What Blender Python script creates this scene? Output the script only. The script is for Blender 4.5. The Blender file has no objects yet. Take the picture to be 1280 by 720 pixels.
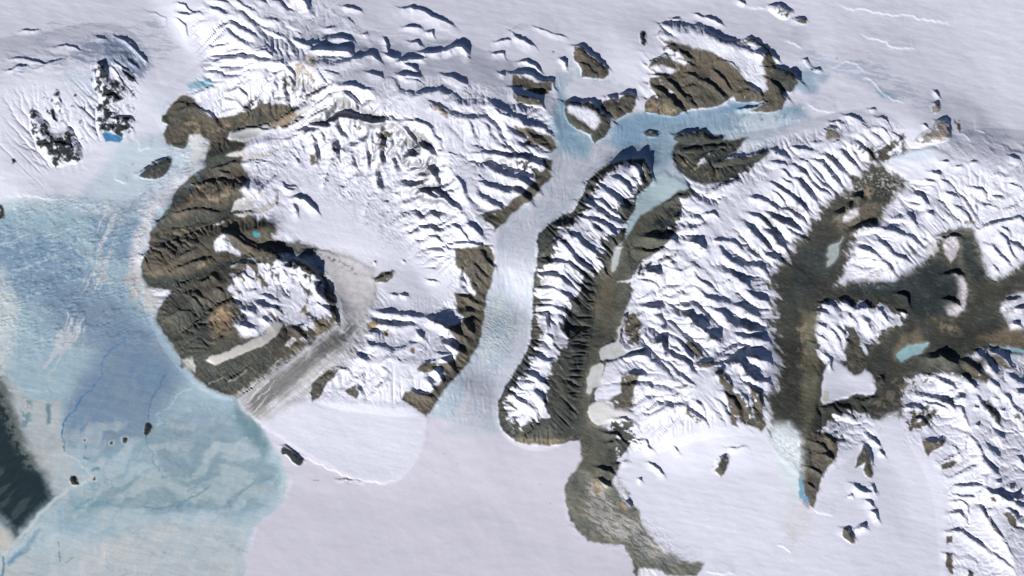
import bpy, math, time
import numpy as np
T0 = time.time()
rng = np.random.default_rng(7)
F = np.float32

# ---------------------------------------------------------------- grid
# one unit of the map = one hundredth of the terrain's height in the frame;
# map x runs east (right), map y runs down; world = map / 10
MX0, MX1, MY0, MY1 = -70, 1350, -60, 780
gx = np.arange(MX0, MX1 + 1, dtype=F)
gy = np.arange(MY0, MY1 + 1, dtype=F)
X, Y = np.meshgrid(gx, gy)
NY, NX = X.shape
SUN_AZ = math.radians(32)            # sun stands low, lower left of the map
SUN_EL = math.radians(22)
LX, LY = math.sin(SUN_AZ), -math.cos(SUN_AZ)   # where shadows fall, in map axes (y down)

# ---------------------------------------------------------------- noise
perm = rng.permutation(256).astype(np.int32)
perm = np.concatenate([perm, perm])
_ang = rng.uniform(0, 2 * math.pi, 256)
GRX, GRY = np.cos(_ang).astype(F), np.sin(_ang).astype(F)
def perlin(x, y, seed=0):
    x = x + seed * 17.31; y = y + seed * 9.77
    xi = np.floor(x); yi = np.floor(y)
    fx = (x - xi).astype(F); fy = (y - yi).astype(F)
    xi = xi.astype(np.int32) & 255; yi = yi.astype(np.int32) & 255
    x1 = (xi + 1) & 255; y1 = (yi + 1) & 255
    def g(a, b, dx, dy):
        h = perm[perm[a] + b]
        return GRX[h] * dx + GRY[h] * dy
    u = fx * fx * fx * (fx * (fx * 6 - 15) + 10); v = fy * fy * fy * (fy * (fy * 6 - 15) + 10)
    a = g(xi, yi, fx, fy); b = g(x1, yi, fx - 1, fy)
    c = g(xi, y1, fx, fy - 1); d = g(x1, y1, fx - 1, fy - 1)
    return ((a + u * (b - a)) * (1 - v) + (c + u * (d - c)) * v) * F(1.5)
def fbm(x, y, octv=4, seed=0, gain=0.5):
    s = 0; a = 1.0; t = 0
    for i in range(octv):
        s = s + a * perlin(x * 2 ** i, y * 2 ** i, seed + i * 3); t += a; a *= gain
    return s / t
def ridged(x, y, octv=4, seed=0, gain=0.5):
    s = 0; a = 1.0; t = 0
    for i in range(octv):
        n = 1 - np.abs(perlin(x * 2 ** i, y * 2 ** i, seed + i * 5)) * 1.6
        s = s + a * n; t += a; a *= gain
    return s / t
def sm(a, b, v):
    t = np.clip((v - a) / (b - a), 0, 1); return t * t * (3 - 2 * t)
def rot(x, y, deg, sx, sy):
    """coordinates along / across a direction (deg, map axes, y down)"""
    c, s = math.cos(math.radians(deg)), math.sin(math.radians(deg))
    return (x * c + y * s) / sx, (-x * s + y * c) / sy

N_W1 = fbm(X / 14, Y / 14, 3, 1); N_W2 = fbm(X / 14, Y / 14, 3, 2)
N_F = fbm(X / 5, Y / 5, 3, 3)
N_M = fbm(X / 22, Y / 22, 4, 4)
N_L = fbm(X / 90, Y / 90, 4, 5)
N_P = fbm(X / 9, Y / 9, 4, 6, 0.62)
PX = X + N_W1 * 3 + N_F * 1.2
PY = Y + N_W2 * 3 - N_F * 1.2
RX = X + N_W1 * 4 + N_F * 0.9
RY = Y + N_W2 * 4 + N_F * 0.9
QX = X + N_W1 * 2.2 + N_F * 0.4
QY = Y + N_W2 * 2.2 + N_F * 0.4

# ---------------------------------------------------------------- parsing
TILES = {c + str(r + 1): (ci * 320, r * 180) for ci, c in enumerate('abcd') for r in range(4)}
TILES['w'] = (280, 130)
def pts(s, tile=None):
    p = np.array([[float(v) for v in q.split(',')] for q in s.split()])
    if tile:
        p = p / 4 + np.array(TILES[tile])
    return p
def crop(p, m):
    x0 = int(max(0, p[:, 0].min() - m - MX0)); x1 = int(min(NX, p[:, 0].max() + m - MX0 + 1))
    y0 = int(max(0, p[:, 1].min() - m - MY0)); y1 = int(min(NY, p[:, 1].max() + m - MY0 + 1))
    return slice(y0, y1), slice(x0, x1)
def near(p, sl, closed, ax=PX, ay=PY):
    """distance, nearest offset and parameter to a polyline; inside flag when closed"""
    x = ax[sl]; y = ay[sl]
    q = np.vstack([p, p[:1]]) if closed else p
    best = np.full(x.shape, 1e9, F); ox = np.zeros_like(x); oy = np.zeros_like(x); tt = np.zeros_like(x)
    ins = np.zeros(x.shape, bool)
    L = np.hypot(*(q[1:] - q[:-1]).T); cum = np.concatenate([[0], np.cumsum(L)])
    for i in range(len(q) - 1):
        ax_, ay_ = q[i]; bx, by = q[i + 1]
        dx, dy = bx - ax_, by - ay_; l2 = dx * dx + dy * dy + 1e-9
        t = np.clip(((x - ax_) * dx + (y - ay_) * dy) / l2, 0, 1)
        ex = x - (ax_ + t * dx); ey = y - (ay_ + t * dy); d = ex * ex + ey * ey
        m = d < best
        best[m] = d[m]; ox[m] = ex[m]; oy[m] = ey[m]; tt[m] = (cum[i] + t[m] * L[i])
        if closed and dy != 0:
            c = ((ay_ > y) != (by > y)) & (x < dx * (y - ay_) / dy + ax_)
            ins ^= c
    return np.sqrt(best), ox, oy, tt, cum[-1], ins
def inside(p, soft, sl=None):
    sl = crop(p, soft + 8) if sl is None else sl
    d, _, _, _, _, ins = near(p, sl, True)
    return sl, np.where(ins, d, -d)

# ---------------------------------------------------------------- albedo, labels
EXPO = 0.80
def col(r, g, b):
    if b - r > 12 and r > 60:
        f = 1 - 0.14 * min(1, (b - r - 12) / 38); r, g, b = r * f, g * (f - 0.005), b * (f - 0.01)
    c = np.array([r, g, b]) / 255
    lin = np.where(c <= 0.04045, c / 12.92, ((c + 0.055) / 1.055) ** 2.4)
    return np.clip(lin / EXPO, 0, 0.9).astype(F)
SNOW = col(199, 202, 216)
ALB = np.empty((NY, NX, 3), F); ALB[:] = SNOW
ROCK = np.zeros((NY, NX), F)             # how rocky the surface is (drives relief and rock grain)
LAB = np.zeros((NY, NX), np.int32)       # which object a cell belongs to
SPUR = fbm(*rot(X + N_W1 * 3, Y + N_W2 * 3, 45, 26, 7), 4, 21, 0.5)
def mask(p, soft=2, patch=None, pscale=None, wob=0.0):
    sl, d = inside(p, soft + wob)
    if wob: d = d + wob * SPUR[sl]
    m = sm(-soft, soft, d)
    if patch is not None:
        n = (N_P if pscale is None else pscale)[sl]
        e = np.clip(d / 10, 0, 1) * 0.25
        m = m * sm(-0.10, 0.12, n + (patch - 0.5) * 1.5 + e - 0.12)
    return sl, m, d
def paint(p, c, soft=2, patch=None, alpha=1.0, rock=None, field=None, wob=0.0):
    sl, m, d = mask(p, soft, patch, field, wob)
    m = m * alpha
    ALB[sl] = ALB[sl] * (1 - m[..., None]) + np.asarray(c, F) * m[..., None]
    if rock is not None:
        ROCK[sl] = ROCK[sl] * (1 - m) + rock * m
    return sl, m, d
def stroke(p, c, w, soft=1.0, alpha=1.0, rock=None):
    if len(p) > 2 and w < 2.5:
        for _ in range(3):
            q = [p[0]]
            for a, b in zip(p[:-1], p[1:]):
                n = np.array([a[1] - b[1], b[0] - a[0]]); q += [(a + b) / 2 + n * rng.normal(0, 0.09), b]
            p = np.array(q)
    sl = crop(p, w + soft + 6)
    d, _, _, t, L, _ = near(p, sl, False)
    wv = w * (0.75 + 1.1 * np.clip(N_F[sl] + 0.2 * N_M[sl], -0.4, 0.6)) if w < 2.5 else w
    m = sm(w / 2 + soft, w / 2 - soft, d + (w - wv) / 2) * alpha
    ALB[sl] = ALB[sl] * (1 - m[..., None]) + np.asarray(c, F) * m[..., None]
    if rock is not None:
        ROCK[sl] = ROCK[sl] * (1 - m) + rock * m
def label(p, k):
    sl, d = inside(p, 1)
    v = LAB[sl]; v[d > 0] = k; LAB[sl] = v

DK = col(62, 65, 62); BR = col(78, 75, 68); TAN = col(122, 110, 93); GREYD = col(150, 144, 138)  # TAN is sunlit rock, its brighter tone held in the colour
BLK = col(40, 46, 48)
BLUE1 = col(138, 166, 192); BLUE2 = col(162, 188, 203); BLUE3 = col(178, 194, 204); TEAL = col(120, 168, 190)
LILAC = col(187, 187, 200)

OBJ = {}       # label number -> (name, dict of properties)
def reg(name, kind=None, label_=None, cat=None, group=None):
    k = len(OBJ) + 1
    OBJ[k] = (name, kind, label_, cat, group); return k

def R(c, s, soft=2, patch=None, rock=None, lab=None, tile=None, alpha=1.0, field=None, wob=0.0):
    p = pts(s, tile)
    paint(p, c, soft, patch, alpha, rock, field, wob)
    if lab: label(p, lab)

# ---------------------------------------------------------------- the setting
L_SHEET = reg('ice_sheet', 'structure', 'smooth pale lavender ice sheet sweeping across the top right behind the mountains', 'ice sheet')
L_SEA = reg('sea_ice', 'structure', 'flat lilac snow-covered sea ice spreading from the glacier mouths to the bottom edge', 'sea ice')
L_SHELF = reg('ice_shelf', 'structure', 'cracked pale blue ice filling the left side beside the brown slopes', 'blue ice')
L_WATER = reg('open_water', 'structure', 'dark grey water in the bottom left corner beyond the blue ice edge', 'water')
L_GLAC = reg('valley_glacier', 'structure', 'long pale blue glacier winding down the middle between two mountain blocks', 'glacier')
L_WEST = reg('mountains', 'structure', 'broad snowy mountain block with brown left slopes between the blue ice and the central glacier', 'mountains')
L_NW = reg('mountains', 'structure', 'snowy slopes with ragged dark crags at the upper left edge', 'mountains')
L_PEN = reg('mountains', 'structure', 'long narrow ribbed ridge of snow and dark rock right of the central glacier', 'mountain ridge')
L_MID = reg('mountains', 'structure', 'wide white range with sharp diagonal spurs between the two dark valleys', 'mountains')
L_EAST = reg('mountains', 'structure', 'snowy ribbed hills at the right edge above the dark valley junction', 'mountains')
L_SE = reg('mountains', 'structure', 'snow slopes cut by thin dark crests in the lower right corner', 'mountains')
L_ISL = reg('mountains', 'structure', 'snow-topped ribbed hill block standing between the dark valleys on the right', 'mountains')
L_VAL1 = reg('valley_floor', 'structure', 'bare dark brown valley floor right of the narrow ribbed ridge', 'valley')
L_VAL2 = reg('valley_floor', 'structure', 'bare dark branching valley floor on the right side', 'valley')
L_FIELD = reg('snow_field', 'structure', 'smooth white snow field sloping down at the bottom right', 'snow field')
L_LOBE = reg('glacier', None, 'smooth bright white fan of snow with a sharp curved lower edge at the sea ice', 'glacier')
L_DEB = reg('glacier', None, 'grey streaked dirty glacier running diagonally past the brown snow-capped mountain', 'glacier')
L_FEED = reg('glacier', None, 'pale blue-grey glacier tongue tapering down between the ribbed ridge and the white range', 'glacier')
LAB[:] = L_SHEET

# blue and lilac ice
label(pts("-75,255 20,248 60,246 105,247 160,252 200,210 215,170 262,178 268,205 215,262 190,300 175,340 190,365 215,430 260,485 300,500 330,535 365,575 360,640 325,700 318,790 -75,790"), L_SHELF)
paint(pts("-75,262 10,250 60,246 105,247 150,252 188,238 215,205 232,170 262,178 268,205 215,262 190,300 175,340 190,365 215,430 260,485 300,500 335,545 362,590 352,635 318,660 300,700 290,790 -75,790"), BLUE3, 6)
R(BLUE2, "-75,275 60,258 130,262 190,240 212,262 190,300 170,345 190,400 226,465 262,490 300,505 335,560 352,600 335,640 300,655 250,640 200,655 150,690 60,660 -75,600", 12)
R(BLUE1, "110,268 185,262 200,275 178,330 150,330 120,310", 16, 0.75)
R(BLUE1, "-75,300 60,290 110,320 130,360 90,400 30,380 -75,410", 16, 0.55)
R(col(130,153,176), "60,345 150,370 195,410 215,440 240,470 190,520 182,545 120,560 80,545 85,510 125,440 60,400", 24)
R(col(130,155,178), "135,440 158,420 222,462 180,535 110,560 82,550 88,520", 20)
R(col(148,170,184), "190,540 250,500 300,520 330,560 290,600 210,600 190,570", 14, 0.7)
R(col(114,144,158), "298,500 325,528 338,556 330,575 308,548 290,520", 9, 0.8)
R(col(146,170,180), "90,615 130,595 210,590 280,570 345,575 350,610 290,640 200,635 130,640 70,660", 12, 0.6)
R(col(178,190,196), "0,330 25,385 18,440 8,480 -75,480 -75,380", 10)
R(col(168,178,184), "10,700 40,690 120,680 190,650 290,660 310,700 300,790 -75,790 -75,720", 14)
R(col(160,168,172), "0,470 12,470 40,500 75,500 80,540 80,565 98,590 112,598 92,610 70,625 55,600 25,560 5,500", 6, 0.9)
R(col(118,150,162), "28,498 40,498 38,530 28,535", 4, 0.6); R(col(112,146,160), "58,505 64,505 63,530 58,532", 2)
R(TEAL, "95,620 103,625 100,645 90,640", 5); R(TEAL, "104,625 135,625 138,630 110,632", 4); R(col(110,158,178), "219,632 238,625 240,629 221,636", 3)
R(col(120,164,190), "8,703 32,680 48,660 52,662 34,690 12,706", 3)
stf = fbm(*rot(X + N_M * 8, Y, 115, 60, 6), 4, 47, 0.6)
R(col(170,182,196), "130,215 170,175 214,165 212,178 232,186 262,185 266,204 222,240 200,262 150,275 90,262 110,235", 10, 0.75, field=stf)
R(col(150,168,186), "160,200 205,178 212,200 196,240 150,285 120,280 140,240", 12, 0.5, field=stf)
R(col(186,190,200), "215,190 262,186 265,206 225,236 196,262 190,300 175,345 160,350 165,300 185,255", 7, 0.8, field=stf)
R(col(176,182,190), "120,250 150,255 140,340 110,420 60,470 40,460 90,380 115,320", 14, 0.4, field=stf)
R(col(168,168,170), "166,330 176,345 190,365 205,372 190,395 165,375 150,350", 6, 0.6)
# water
wp = pts("-75,420 -10,455 6,480 20,520 34,560 55,590 66,612 70,622 40,650 20,674 6,655 -10,640 -75,600")
sl, m, d = paint(wp, col(34, 48, 53), 11, rock=0, wob=4); label(wp, L_WATER)
R(col(92, 98, 98), "-75,400 -5,440 6,475 18,515 32,555 50,590 30,580 12,545 -2,500 -75,470", 8, 0.55)
R(col(74, 84, 88), "-75,560 0,575 40,625 22,655 0,640 -75,640", 9, 0.4, alpha=0.5, field=fbm(*rot(X, Y, -40, 60, 12), 4, 49))
R(col(176, 178, 174), "-75,640 0,655 12,668 20,676 8,692 0,690 -75,700", 5)

for s_ in ("88,500 104,470 130,470 150,500 140,535 100,545 84,530", "150,440 200,440 215,470 190,500 150,470"): R(col(120,149,180), s_, 14, 0.6, alpha=0.7)
swf = fbm(*rot(X + N_M * 12, Y + N_L * 40, -20, 90, 22), 4, 50, 0.5)
R(col(176,188,194), "60,560 120,520 200,520 300,540 350,580 330,650 200,660 60,690 0,700 60,620", 12, 0.4, alpha=0.4, field=swf)
R(col(120,150,166), "60,560 200,520 300,520 350,590 330,640 200,650 100,640", 12, 0.36, alpha=0.35, field=-swf)
R(col(176,184,190), "60,700 130,670 220,655 300,665 310,720 60,760", 12, 0.5, alpha=0.5, field=swf)
# rim of the shelf and cracks
stroke(pts("0,697 8,690 18,680 36,660 52,640 70,624 85,612 97,606 108,602 116,598"), col(176, 188, 188), 4, 2)
stroke(pts("116,597 106,585 92,573 82,563"), col(190, 194, 192), 1.4, 1)
stroke(pts("79,540 80,530 88,517 100,502 107,491 120,480"), col(72, 122, 178), 2.0, 0.9)
stroke(pts("127,467 129,452 136,441 147,434 159,416"), col(92, 140, 190), 1.8, 1)
stroke(pts("120,480 128,468"), col(92, 140, 190), 1.6, 1)
stroke(pts("79,540 79,552 82,563"), col(80, 130, 170), 1.6, 1)
stroke(pts("185,524 188,508 195,490 207,467"), col(86, 128, 162), 1.6, 0.9)
stroke(pts("196,518 215,508 240,486"), col(176, 192, 202), 1.6, 1.2)
stroke(pts("183,548 190,575 205,597"), col(120, 152, 170), 1.4, 1)
stroke(pts("180,634 205,634 225,628 245,620 262,608"), col(112, 150, 170), 2.2, 1.6)
stroke(pts("73,678 75,702"), col(110, 140, 156), 1.2, 0.6); stroke(pts("82,704 92,696"), col(110, 140, 156), 1.4, 0.8)
stroke(pts("2,697 6,710 3,720"), col(110, 150, 170), 3, 1)
for s in ("0,305 40,290 110,280", "5,352 35,335 70,320", "125,300 150,296", "130,290 165,284", "128,312 148,303", "20,420 60,425", "10,487 75,490"):
    stroke(pts(s), col(186, 200, 208), 1.8, 1.4, 0.6)

# lilac sea ice and the white lobe
sea = "305,730 312,690 326,652 352,632 366,604 350,570 332,536 300,505 330,500 380,500 460,512 535,520 548,492 575,460 600,430 640,470 622,505 640,552 690,556 724,550 727,575 706,608 708,650 735,676 780,680 792,700 800,790 290,790"
R(LILAC, sea, 2); label(pts(sea), L_SEA)

# central glacier
gl = "790,142 860,140 900,138 935,122 960,128 1000,138 985,160 950,165 910,180 905,175 870,160 842,172 838,205 850,215 866,235 850,240 826,255 806,270 800,280 784,302 780,290 782,262 800,232 815,225 812,205 800,198 780,200 762,208 735,225 725,245 700,270 672,290 670,320 668,345 666,380 664,420 650,455 630,480 620,508 626,540 535,520 548,492 580,455 598,425 604,395 602,375 612,355 618,330 616,305 620,285 640,262 665,245 680,228 690,208 682,195 690,180 694,165 686,140 700,120 690,108 695,90 715,98 700,125 706,145 740,175 765,152"
R(col(176,190,204), gl, 4); label(pts(gl), L_GLAC)
R(col(178,184,197), "690,180 740,180 800,190 770,205 730,228 690,270 670,290 668,345 664,420 650,455 625,500 610,545 560,540 600,430 605,390 618,340 620,285 665,245 690,215", 10)
R(col(150,182,206), "700,112 712,130 720,165 740,176 735,200 700,190 690,165 695,140", 8, 0.85)
R(col(142,176,206), "770,150 800,142 870,142 935,122 955,132 880,152 830,158 800,180 780,192 760,178", 8)
R(col(150,178,200), "800,160 850,150 940,140 1000,130 1010,148 940,165 850,170 842,200 815,215", 8, 0.8)
R(col(146,174,196), "604,420 625,400 655,370 650,430 625,470 600,490", 12, 0.5, alpha=0.4)
R(col(176,192,198), "612,360 640,370 648,410 626,450 598,450 602,400", 12, 0.6, alpha=0.6)
R(col(168,190,198), "800,232 828,216 862,236 820,258 784,300 782,265", 4); label(pts("815,222 830,214 866,235 850,240 826,255 806,270 800,280 784,303 780,290 782,262 800,232"), L_FEED)
# blue patches on the sheet
R(col(164,186,208), "985,90 1010,85 1035,95 1020,115 990,115 985,105", 8, 0.7)
R(col(160,184,206), "1012,110 1030,92 1034,96 1018,118 1004,116", 5)
R(col(170,190,208), "1020,72 1050,70 1090,95 1120,120 1150,130 1120,125 1090,110 1060,85", 6, 0.4)
R(col(150,182,206), "1092,113 1110,117 1125,126 1100,122", 2)
R(col(188,200,214), "940,130 1000,150 960,185 900,180", 10, 0.6)
R(col(186,202,216), "720,60 745,90 780,100 790,120 740,110 690,95", 10, 0.4)
R(col(158,188,214), "88,95 110,100 118,120 104,135 95,125", 5, 0.7)
R(col(176,198,216), "70,85 125,90 120,140 95,140 80,110", 10, 0.5)
R(col(150,190,214), "235,105 262,98 272,106 250,112 238,112", 3, 0.9)
R(col(186,200,214), "195,130 215,125 205,165 212,178 150,175 130,210 90,260 120,262 190,245 240,200 215,180", 12, 0.7)
# the upper left crevassed slope
R(col(176,184,202), "0,90 40,85 75,75 110,45 150,42 175,62 190,85 178,102 150,85 110,80 60,80 20,98", 8, 0.5)
R(SNOW, "0,100 60,98 110,100 120,140 40,150 0,170", 20)

cvf = fbm(*rot(X + N_W1 * 4, Y + N_W2 * 4, 8, 34, 3.6), 4, 61, 0.6); cvd = fbm(*rot(X + N_W1 * 3, Y, 50, 22, 3.4), 4, 62, 0.6)
R(col(138,150,176), "0,92 30,78 80,68 120,45 150,45 170,60 150,84 110,84 60,86 20,100", 8, 0.42, alpha=0.8, field=cvf)
R(col(122,140,170), "140,48 165,52 188,80 182,102 160,105 140,80 125,60", 6, 0.5, alpha=0.85, field=cvd)
R(col(176,184,200), "60,20 150,30 200,10 230,60 200,90 120,40 40,60", 14, 0.35, field=cvf)
R(col(168,178,198), "430,20 520,40 600,50 600,70 480,80 380,60 380,20", 14, 0.35, alpha=0.6, field=cvf)
R(col(172,184,204), "1010,60 1100,75 1150,110 1170,140 1110,130 1050,95 1000,90", 10, 0.45, alpha=0.7, field=cvf)
R(col(176,186,202), "1160,150 1230,170 1270,190 1240,215 1180,190", 10, 0.4, alpha=0.6, field=cvd)
for s_ in ("420,600 430,601 442,604", "424,597 436,600 450,602", "392,599 398,600", "435,603 440,599"): stroke(pts(s_), col(120,126,132), 1.2, 0.8, 0.7)
for x_, y_ in ((688, 629), (674, 605), (555, 567), (571, 580)): stroke(np.array([[x_, y_], [x_ + 1.2, y_ + 0.5]]), col(130,136,150), 1.2, 0.8, 0.8)
# ---------------------------------------------------------------- mountains: object regions and their rock
west = "205,150 213,130 232,116 248,95 262,78 300,70 400,50 440,68 480,76 540,62 586,60 592,78 640,90 672,96 690,108 688,122 662,122 690,150 697,170 694,188 678,190 689,206 680,228 665,245 640,262 620,285 615,305 618,330 612,355 602,372 604,395 598,425 580,455 548,492 535,520 515,508 460,505 400,505 300,500 262,486 240,468 215,430 195,400 190,365 174,340 188,300 214,262 262,210 262,180 232,185 210,172"
label(pts(west), L_WEST)
label(pts("0,60 60,55 110,38 160,40 190,82 178,110 168,170 150,178 120,178 105,210 60,215 60,240 20,250 -75,255 -75,70"), L_NW)
R(BR, "213,132 228,119 240,122 252,136 268,148 292,145 318,136 345,128 384,138 360,152 330,162 288,164 284,174 305,178 318,176 312,200 322,222 308,240 318,252 312,268 332,284 345,300 372,306 398,314 380,322 345,318 400,335 420,370 425,405 400,420 370,445 335,468 298,497 262,486 240,467 228,455 218,432 204,415 196,400 195,388 208,374 214,364 186,358 176,346 178,326 188,306 188,292 200,274 212,260 222,236 242,218 262,206 263,186 240,168 230,186 208,178 204,168 210,156 204,148 208,142", 1.5, rock=1)
R(col(62,66,63), "240,185 262,186 300,182 290,205 260,220 220,265 205,285 190,290 214,255 222,236 258,210", 5, 0.8)
R(DK, "190,290 260,262 300,260 290,272 240,290 200,300", 5, 0.9)  # dark band: shade between the brown hills put into the colour
R(DK, "195,400 205,378 225,365 262,380 262,430 290,440 330,430 345,455 300,495 262,485 232,455", 8, 0.75)
R(col(52,56,54), "176,346 230,345 300,322 330,318 260,345 215,362 185,358", 4, 0.9)  # another band of hill shade painted dark on the brown slope
R(TAN, "228,245 250,228 295,232 300,240 280,256 240,256", 8, 0.45)
R(TAN, "200,292 230,285 268,282 262,288 205,296", 3, 0.6)
R(TAN, "262,400 272,385 290,380 300,392 290,420 268,425", 6, 0.6)
R(TAN, "225,150 245,150 262,170 290,150 310,150 290,160 240,170", 6, 0.5)
R(TAN, "240,330 280,322 300,328 270,336 240,340", 5, 0.4)
# snow caps on the brown west side
R(SNOW, "268,132 285,108 330,85 400,85 425,110 440,130 390,140 350,130 330,132 318,122 300,138 282,140", 2, 0.62, rock=0.8, field=fbm(*rot(RX, RY, -30, 20, 8), 4, 63, 0.6))
R(BR, "330,92 400,85 425,108 400,135 340,128", 4, 0.32, alpha=0.8, rock=0.8)
R(BR, "322,120 335,128 350,134 345,150 320,152 290,148 310,130", 3, 0.55, rock=0.8)
R(SNOW, "310,178 380,160 420,130 640,120 620,330 500,340 430,320 398,308 372,300 350,300 332,282 318,262 302,268 312,248 300,238 314,222 302,205", 3, 0.97, rock=0.2)
R(BR, "330,270 345,282 348,294 330,298 320,285", 3, 0.7, rock=0.9)
R(BR, "362,160 380,150 384,140 372,138 350,155 335,160 345,163", 2, 0.6, rock=0.8)
R(SNOW, "330,330 360,318 378,336 402,350 418,380 410,400 390,410 380,420 352,400 340,420 310,410 296,400 300,385 285,372 292,345 310,335", 2, 0.6, rock=0.8, wob=14, field=fbm(*rot(RX, RY, 60, 22, 10), 4, 46, 0.55))
R(SNOW, "268,302 282,292 292,308 304,318 300,320 285,314 270,315", 2, 0.9)
R(SNOW, "310,405 330,398 350,400 322,420 302,420 292,400", 3, 0.85)
sl, m, d = mask(pts("372,150 430,125 560,180 610,290 560,300 470,270 420,235 380,215 345,200 310,215 320,180"), 8); ROCK[sl] = np.maximum(ROCK[sl], 0.75 * m)
sl, m, d = mask(pts("320,175 400,180 400,215 350,290 320,280 305,240"), 6); ROCK[sl] = np.maximum(ROCK[sl], 0.8 * m)
# pale glacier tongues on the brown side
L_T = {}
def tongue(s, c, lab, tile=None, cat='glacier'):
    k = reg('glacier', None, lab, cat, 'small glacier tongues on bare ground'); R(c, s, 1.2, tile=tile, rock=0, lab=k); return k
tongue("284,173 290,165 310,160 330,157 350,148 372,138 388,130 392,134 370,146 350,156 335,165 318,172 300,176 288,176", col(176,178,180), 'pale grey glacier tongue curving left down a valley at the top of the brown slopes')
tongue("258,448 266,445 288,438 305,430 330,418 345,400 356,402 345,420 330,432 312,438 295,446 282,450 272,456 264,454", col(172,170,168), 'smooth pale grey glacier tongue lying on dark ground below the brown snow-capped mountain')
R(col(186,188,192), "237,184 237,170 250,166 262,178 262,186 256,200 240,200", 2, rock=0)
R(col(170,172,172), "290,262 300,250 312,245 322,240 318,258 298,264", 1.5, rock=0); R(col(176,176,176), "294,269 310,262 326,259 326,265 300,270", 1, rock=0)
R(col(168,168,166), "228,450 240,448 245,458 243,466 232,460", 2, rock=0); R(col(176,174,172), "267,281 275,275 281,276 270,283", 1)
R(col(150,152,150), "288,334 300,324 320,322 320,328 300,328 290,336", 1.5)
R(col(196,196,198), "360,428 366,422 372,424 364,434 358,434", 1.2)
for s in ("330,470 352,448", "320,478 345,458 352,448", "262,480 280,472", "286,478 310,462"):
    stroke(pts(s), col(160,156,152), 1.6, 1.2, 0.6)
# dirty striped glacier and white lobe
lobe = "300,500 345,505 392,498 430,500 470,505 505,508 535,520 533,545 525,570 512,588 500,600 482,604 450,600 430,592 410,582 390,572 372,562 352,548 330,535"
R(SNOW, lobe, 2); label(pts(lobe), L_LOBE)
deb = "298,497 310,488 340,466 370,445 395,425 418,408 428,398 426,380 414,352 398,335 370,318 380,312 398,312 440,322 466,336 470,368 458,398 442,425 425,448 400,470 372,492 345,510 326,528 305,515"
R(col(168,168,171), deb, 8, rock=0, wob=14); label(pts(deb), L_DEB)
R(col(184,182,186), "398,312 440,322 466,340 470,368 452,395 440,380 430,350 405,325", 12, 0.8, alpha=0.8)
nst = fbm(*rot(X + N_M * 10, Y + N_W2 * 3, -42, 45, 4), 4, 31)
R(col(88,89,88), "305,500 340,470 380,442 425,410 440,402 448,410 430,430 395,458 365,485 335,510 318,518", 8, 0.66, alpha=0.8, field=nst)
R(col(170,170,174), "330,525 372,488 430,440 460,400 470,400 440,450 400,480 360,510", 8, 0.75)
stroke(pts("368,316 380,322 390,330 402,335 410,342"), col(104,158,170), 3, 1.5, 0.9)
R(col(80,84,82), "355,302 372,301 398,308 392,320 378,320 362,316", 3, 0.8, rock=0.6)
R(col(92,92,88), "395,316 420,322 440,335 455,345 440,340 415,328", 4, 0.55)
R(col(60,130,145), "318,288 325,290 325,297 318,297", 1.5)
R(col(176,176,178), "398,330 430,370 432,420 420,410 424,385 410,352", 4, 0.6)

# rock on the rest of the west block, and one shaded face painted dark
R(BR, "600,340 612,330 608,372 604,400 600,428 585,455 560,482 545,505 536,518 528,505 548,480 566,455 585,425 590,390", 2, 0.95, rock=1)
R(BR, "568,312 612,306 619,320 616,350 606,372 590,362 584,345 570,330", 1.5, 0.85, rock=1)
R(BR, "570,378 568,365 590,368 603,374 604,395 599,425 585,450 560,478 540,500 534,520 516,508 503,500 505,488 515,488 545,495 560,470 548,455 570,450 574,430 560,410 582,400 572,388", 1.5, 0.93, rock=1)
R(BR, "388,492 390,480 400,470 412,462 425,462 410,480 400,496 392,503", 1.5, 0.75, rock=0.9)
R(BR, "432,490 445,478 450,490 446,498", 1.2, 0.9, rock=0.9)
R(BR, "522,462 532,452 548,452 545,462 530,466", 1, 0.7, rock=0.9)
for s in ("460,405 470,398 475,404 468,412 460,410", "478,414 486,412 487,418 480,420", "514,434 520,432 520,440 515,440"): R(TAN, s, 1, 0.95, rock=0.8)
R(TAN, "378,388 385,376 382,392 375,392", 1.2, 0.9, rock=0.8); R(TAN, "392,400 408,398 412,412 398,420", 1.5, 0.9, rock=0.8); R(BR, "360,405 375,405 385,418 372,425 358,414", 1.5, 0.9, rock=0.8)
R(BR, "468,348 478,340 490,338 491,348 480,354 469,353", 1.2, 0.8, rock=0.8)
R(DK, "600,270 615,262 640,262 650,250 672,240 688,212 690,200 676,198 690,222 660,248 636,268 620,286 612,280", 2, 0.8, rock=1)
R(BR, "618,290 640,268 668,246 684,226 690,205 676,215 662,234 640,252 618,272", 2, 0.9, rock=1)
R(DK, "640,192 658,196 675,210 688,206 680,232 662,244 668,228 650,210", 2, 0.5, rock=0.8)
R(BR, "640,160 660,160 690,172 697,186 690,190 668,182 655,186 660,172", 2, 0.85, rock=1)
R(BR, "640,92 655,98 672,104 690,102 688,118 676,120 655,112 640,108", 1.5, 0.8, rock=1)
R(BR, "642,118 660,122 676,128 676,134 660,132 645,128", 1.5, 0.75, rock=1)
R(TAN, "535,128 548,132 560,142 570,150 560,150 545,140", 1.5, 0.6, rock=0.7)
R(col(150,142,132), "370,80 385,68 400,75 392,105 372,105", 4, 0.5, rock=0.5)
R(BR, "352,100 370,98 372,115 355,112", 3, 0.5, rock=0.6)
R(BLK, "320,300 345,312 365,325 385,332 398,345 412,360 412,390 405,368 392,352 375,345 355,335 330,315", 1.5, 0.45, rock=0.8)  # black band paints the mountain's shadowed face into the colour

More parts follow.
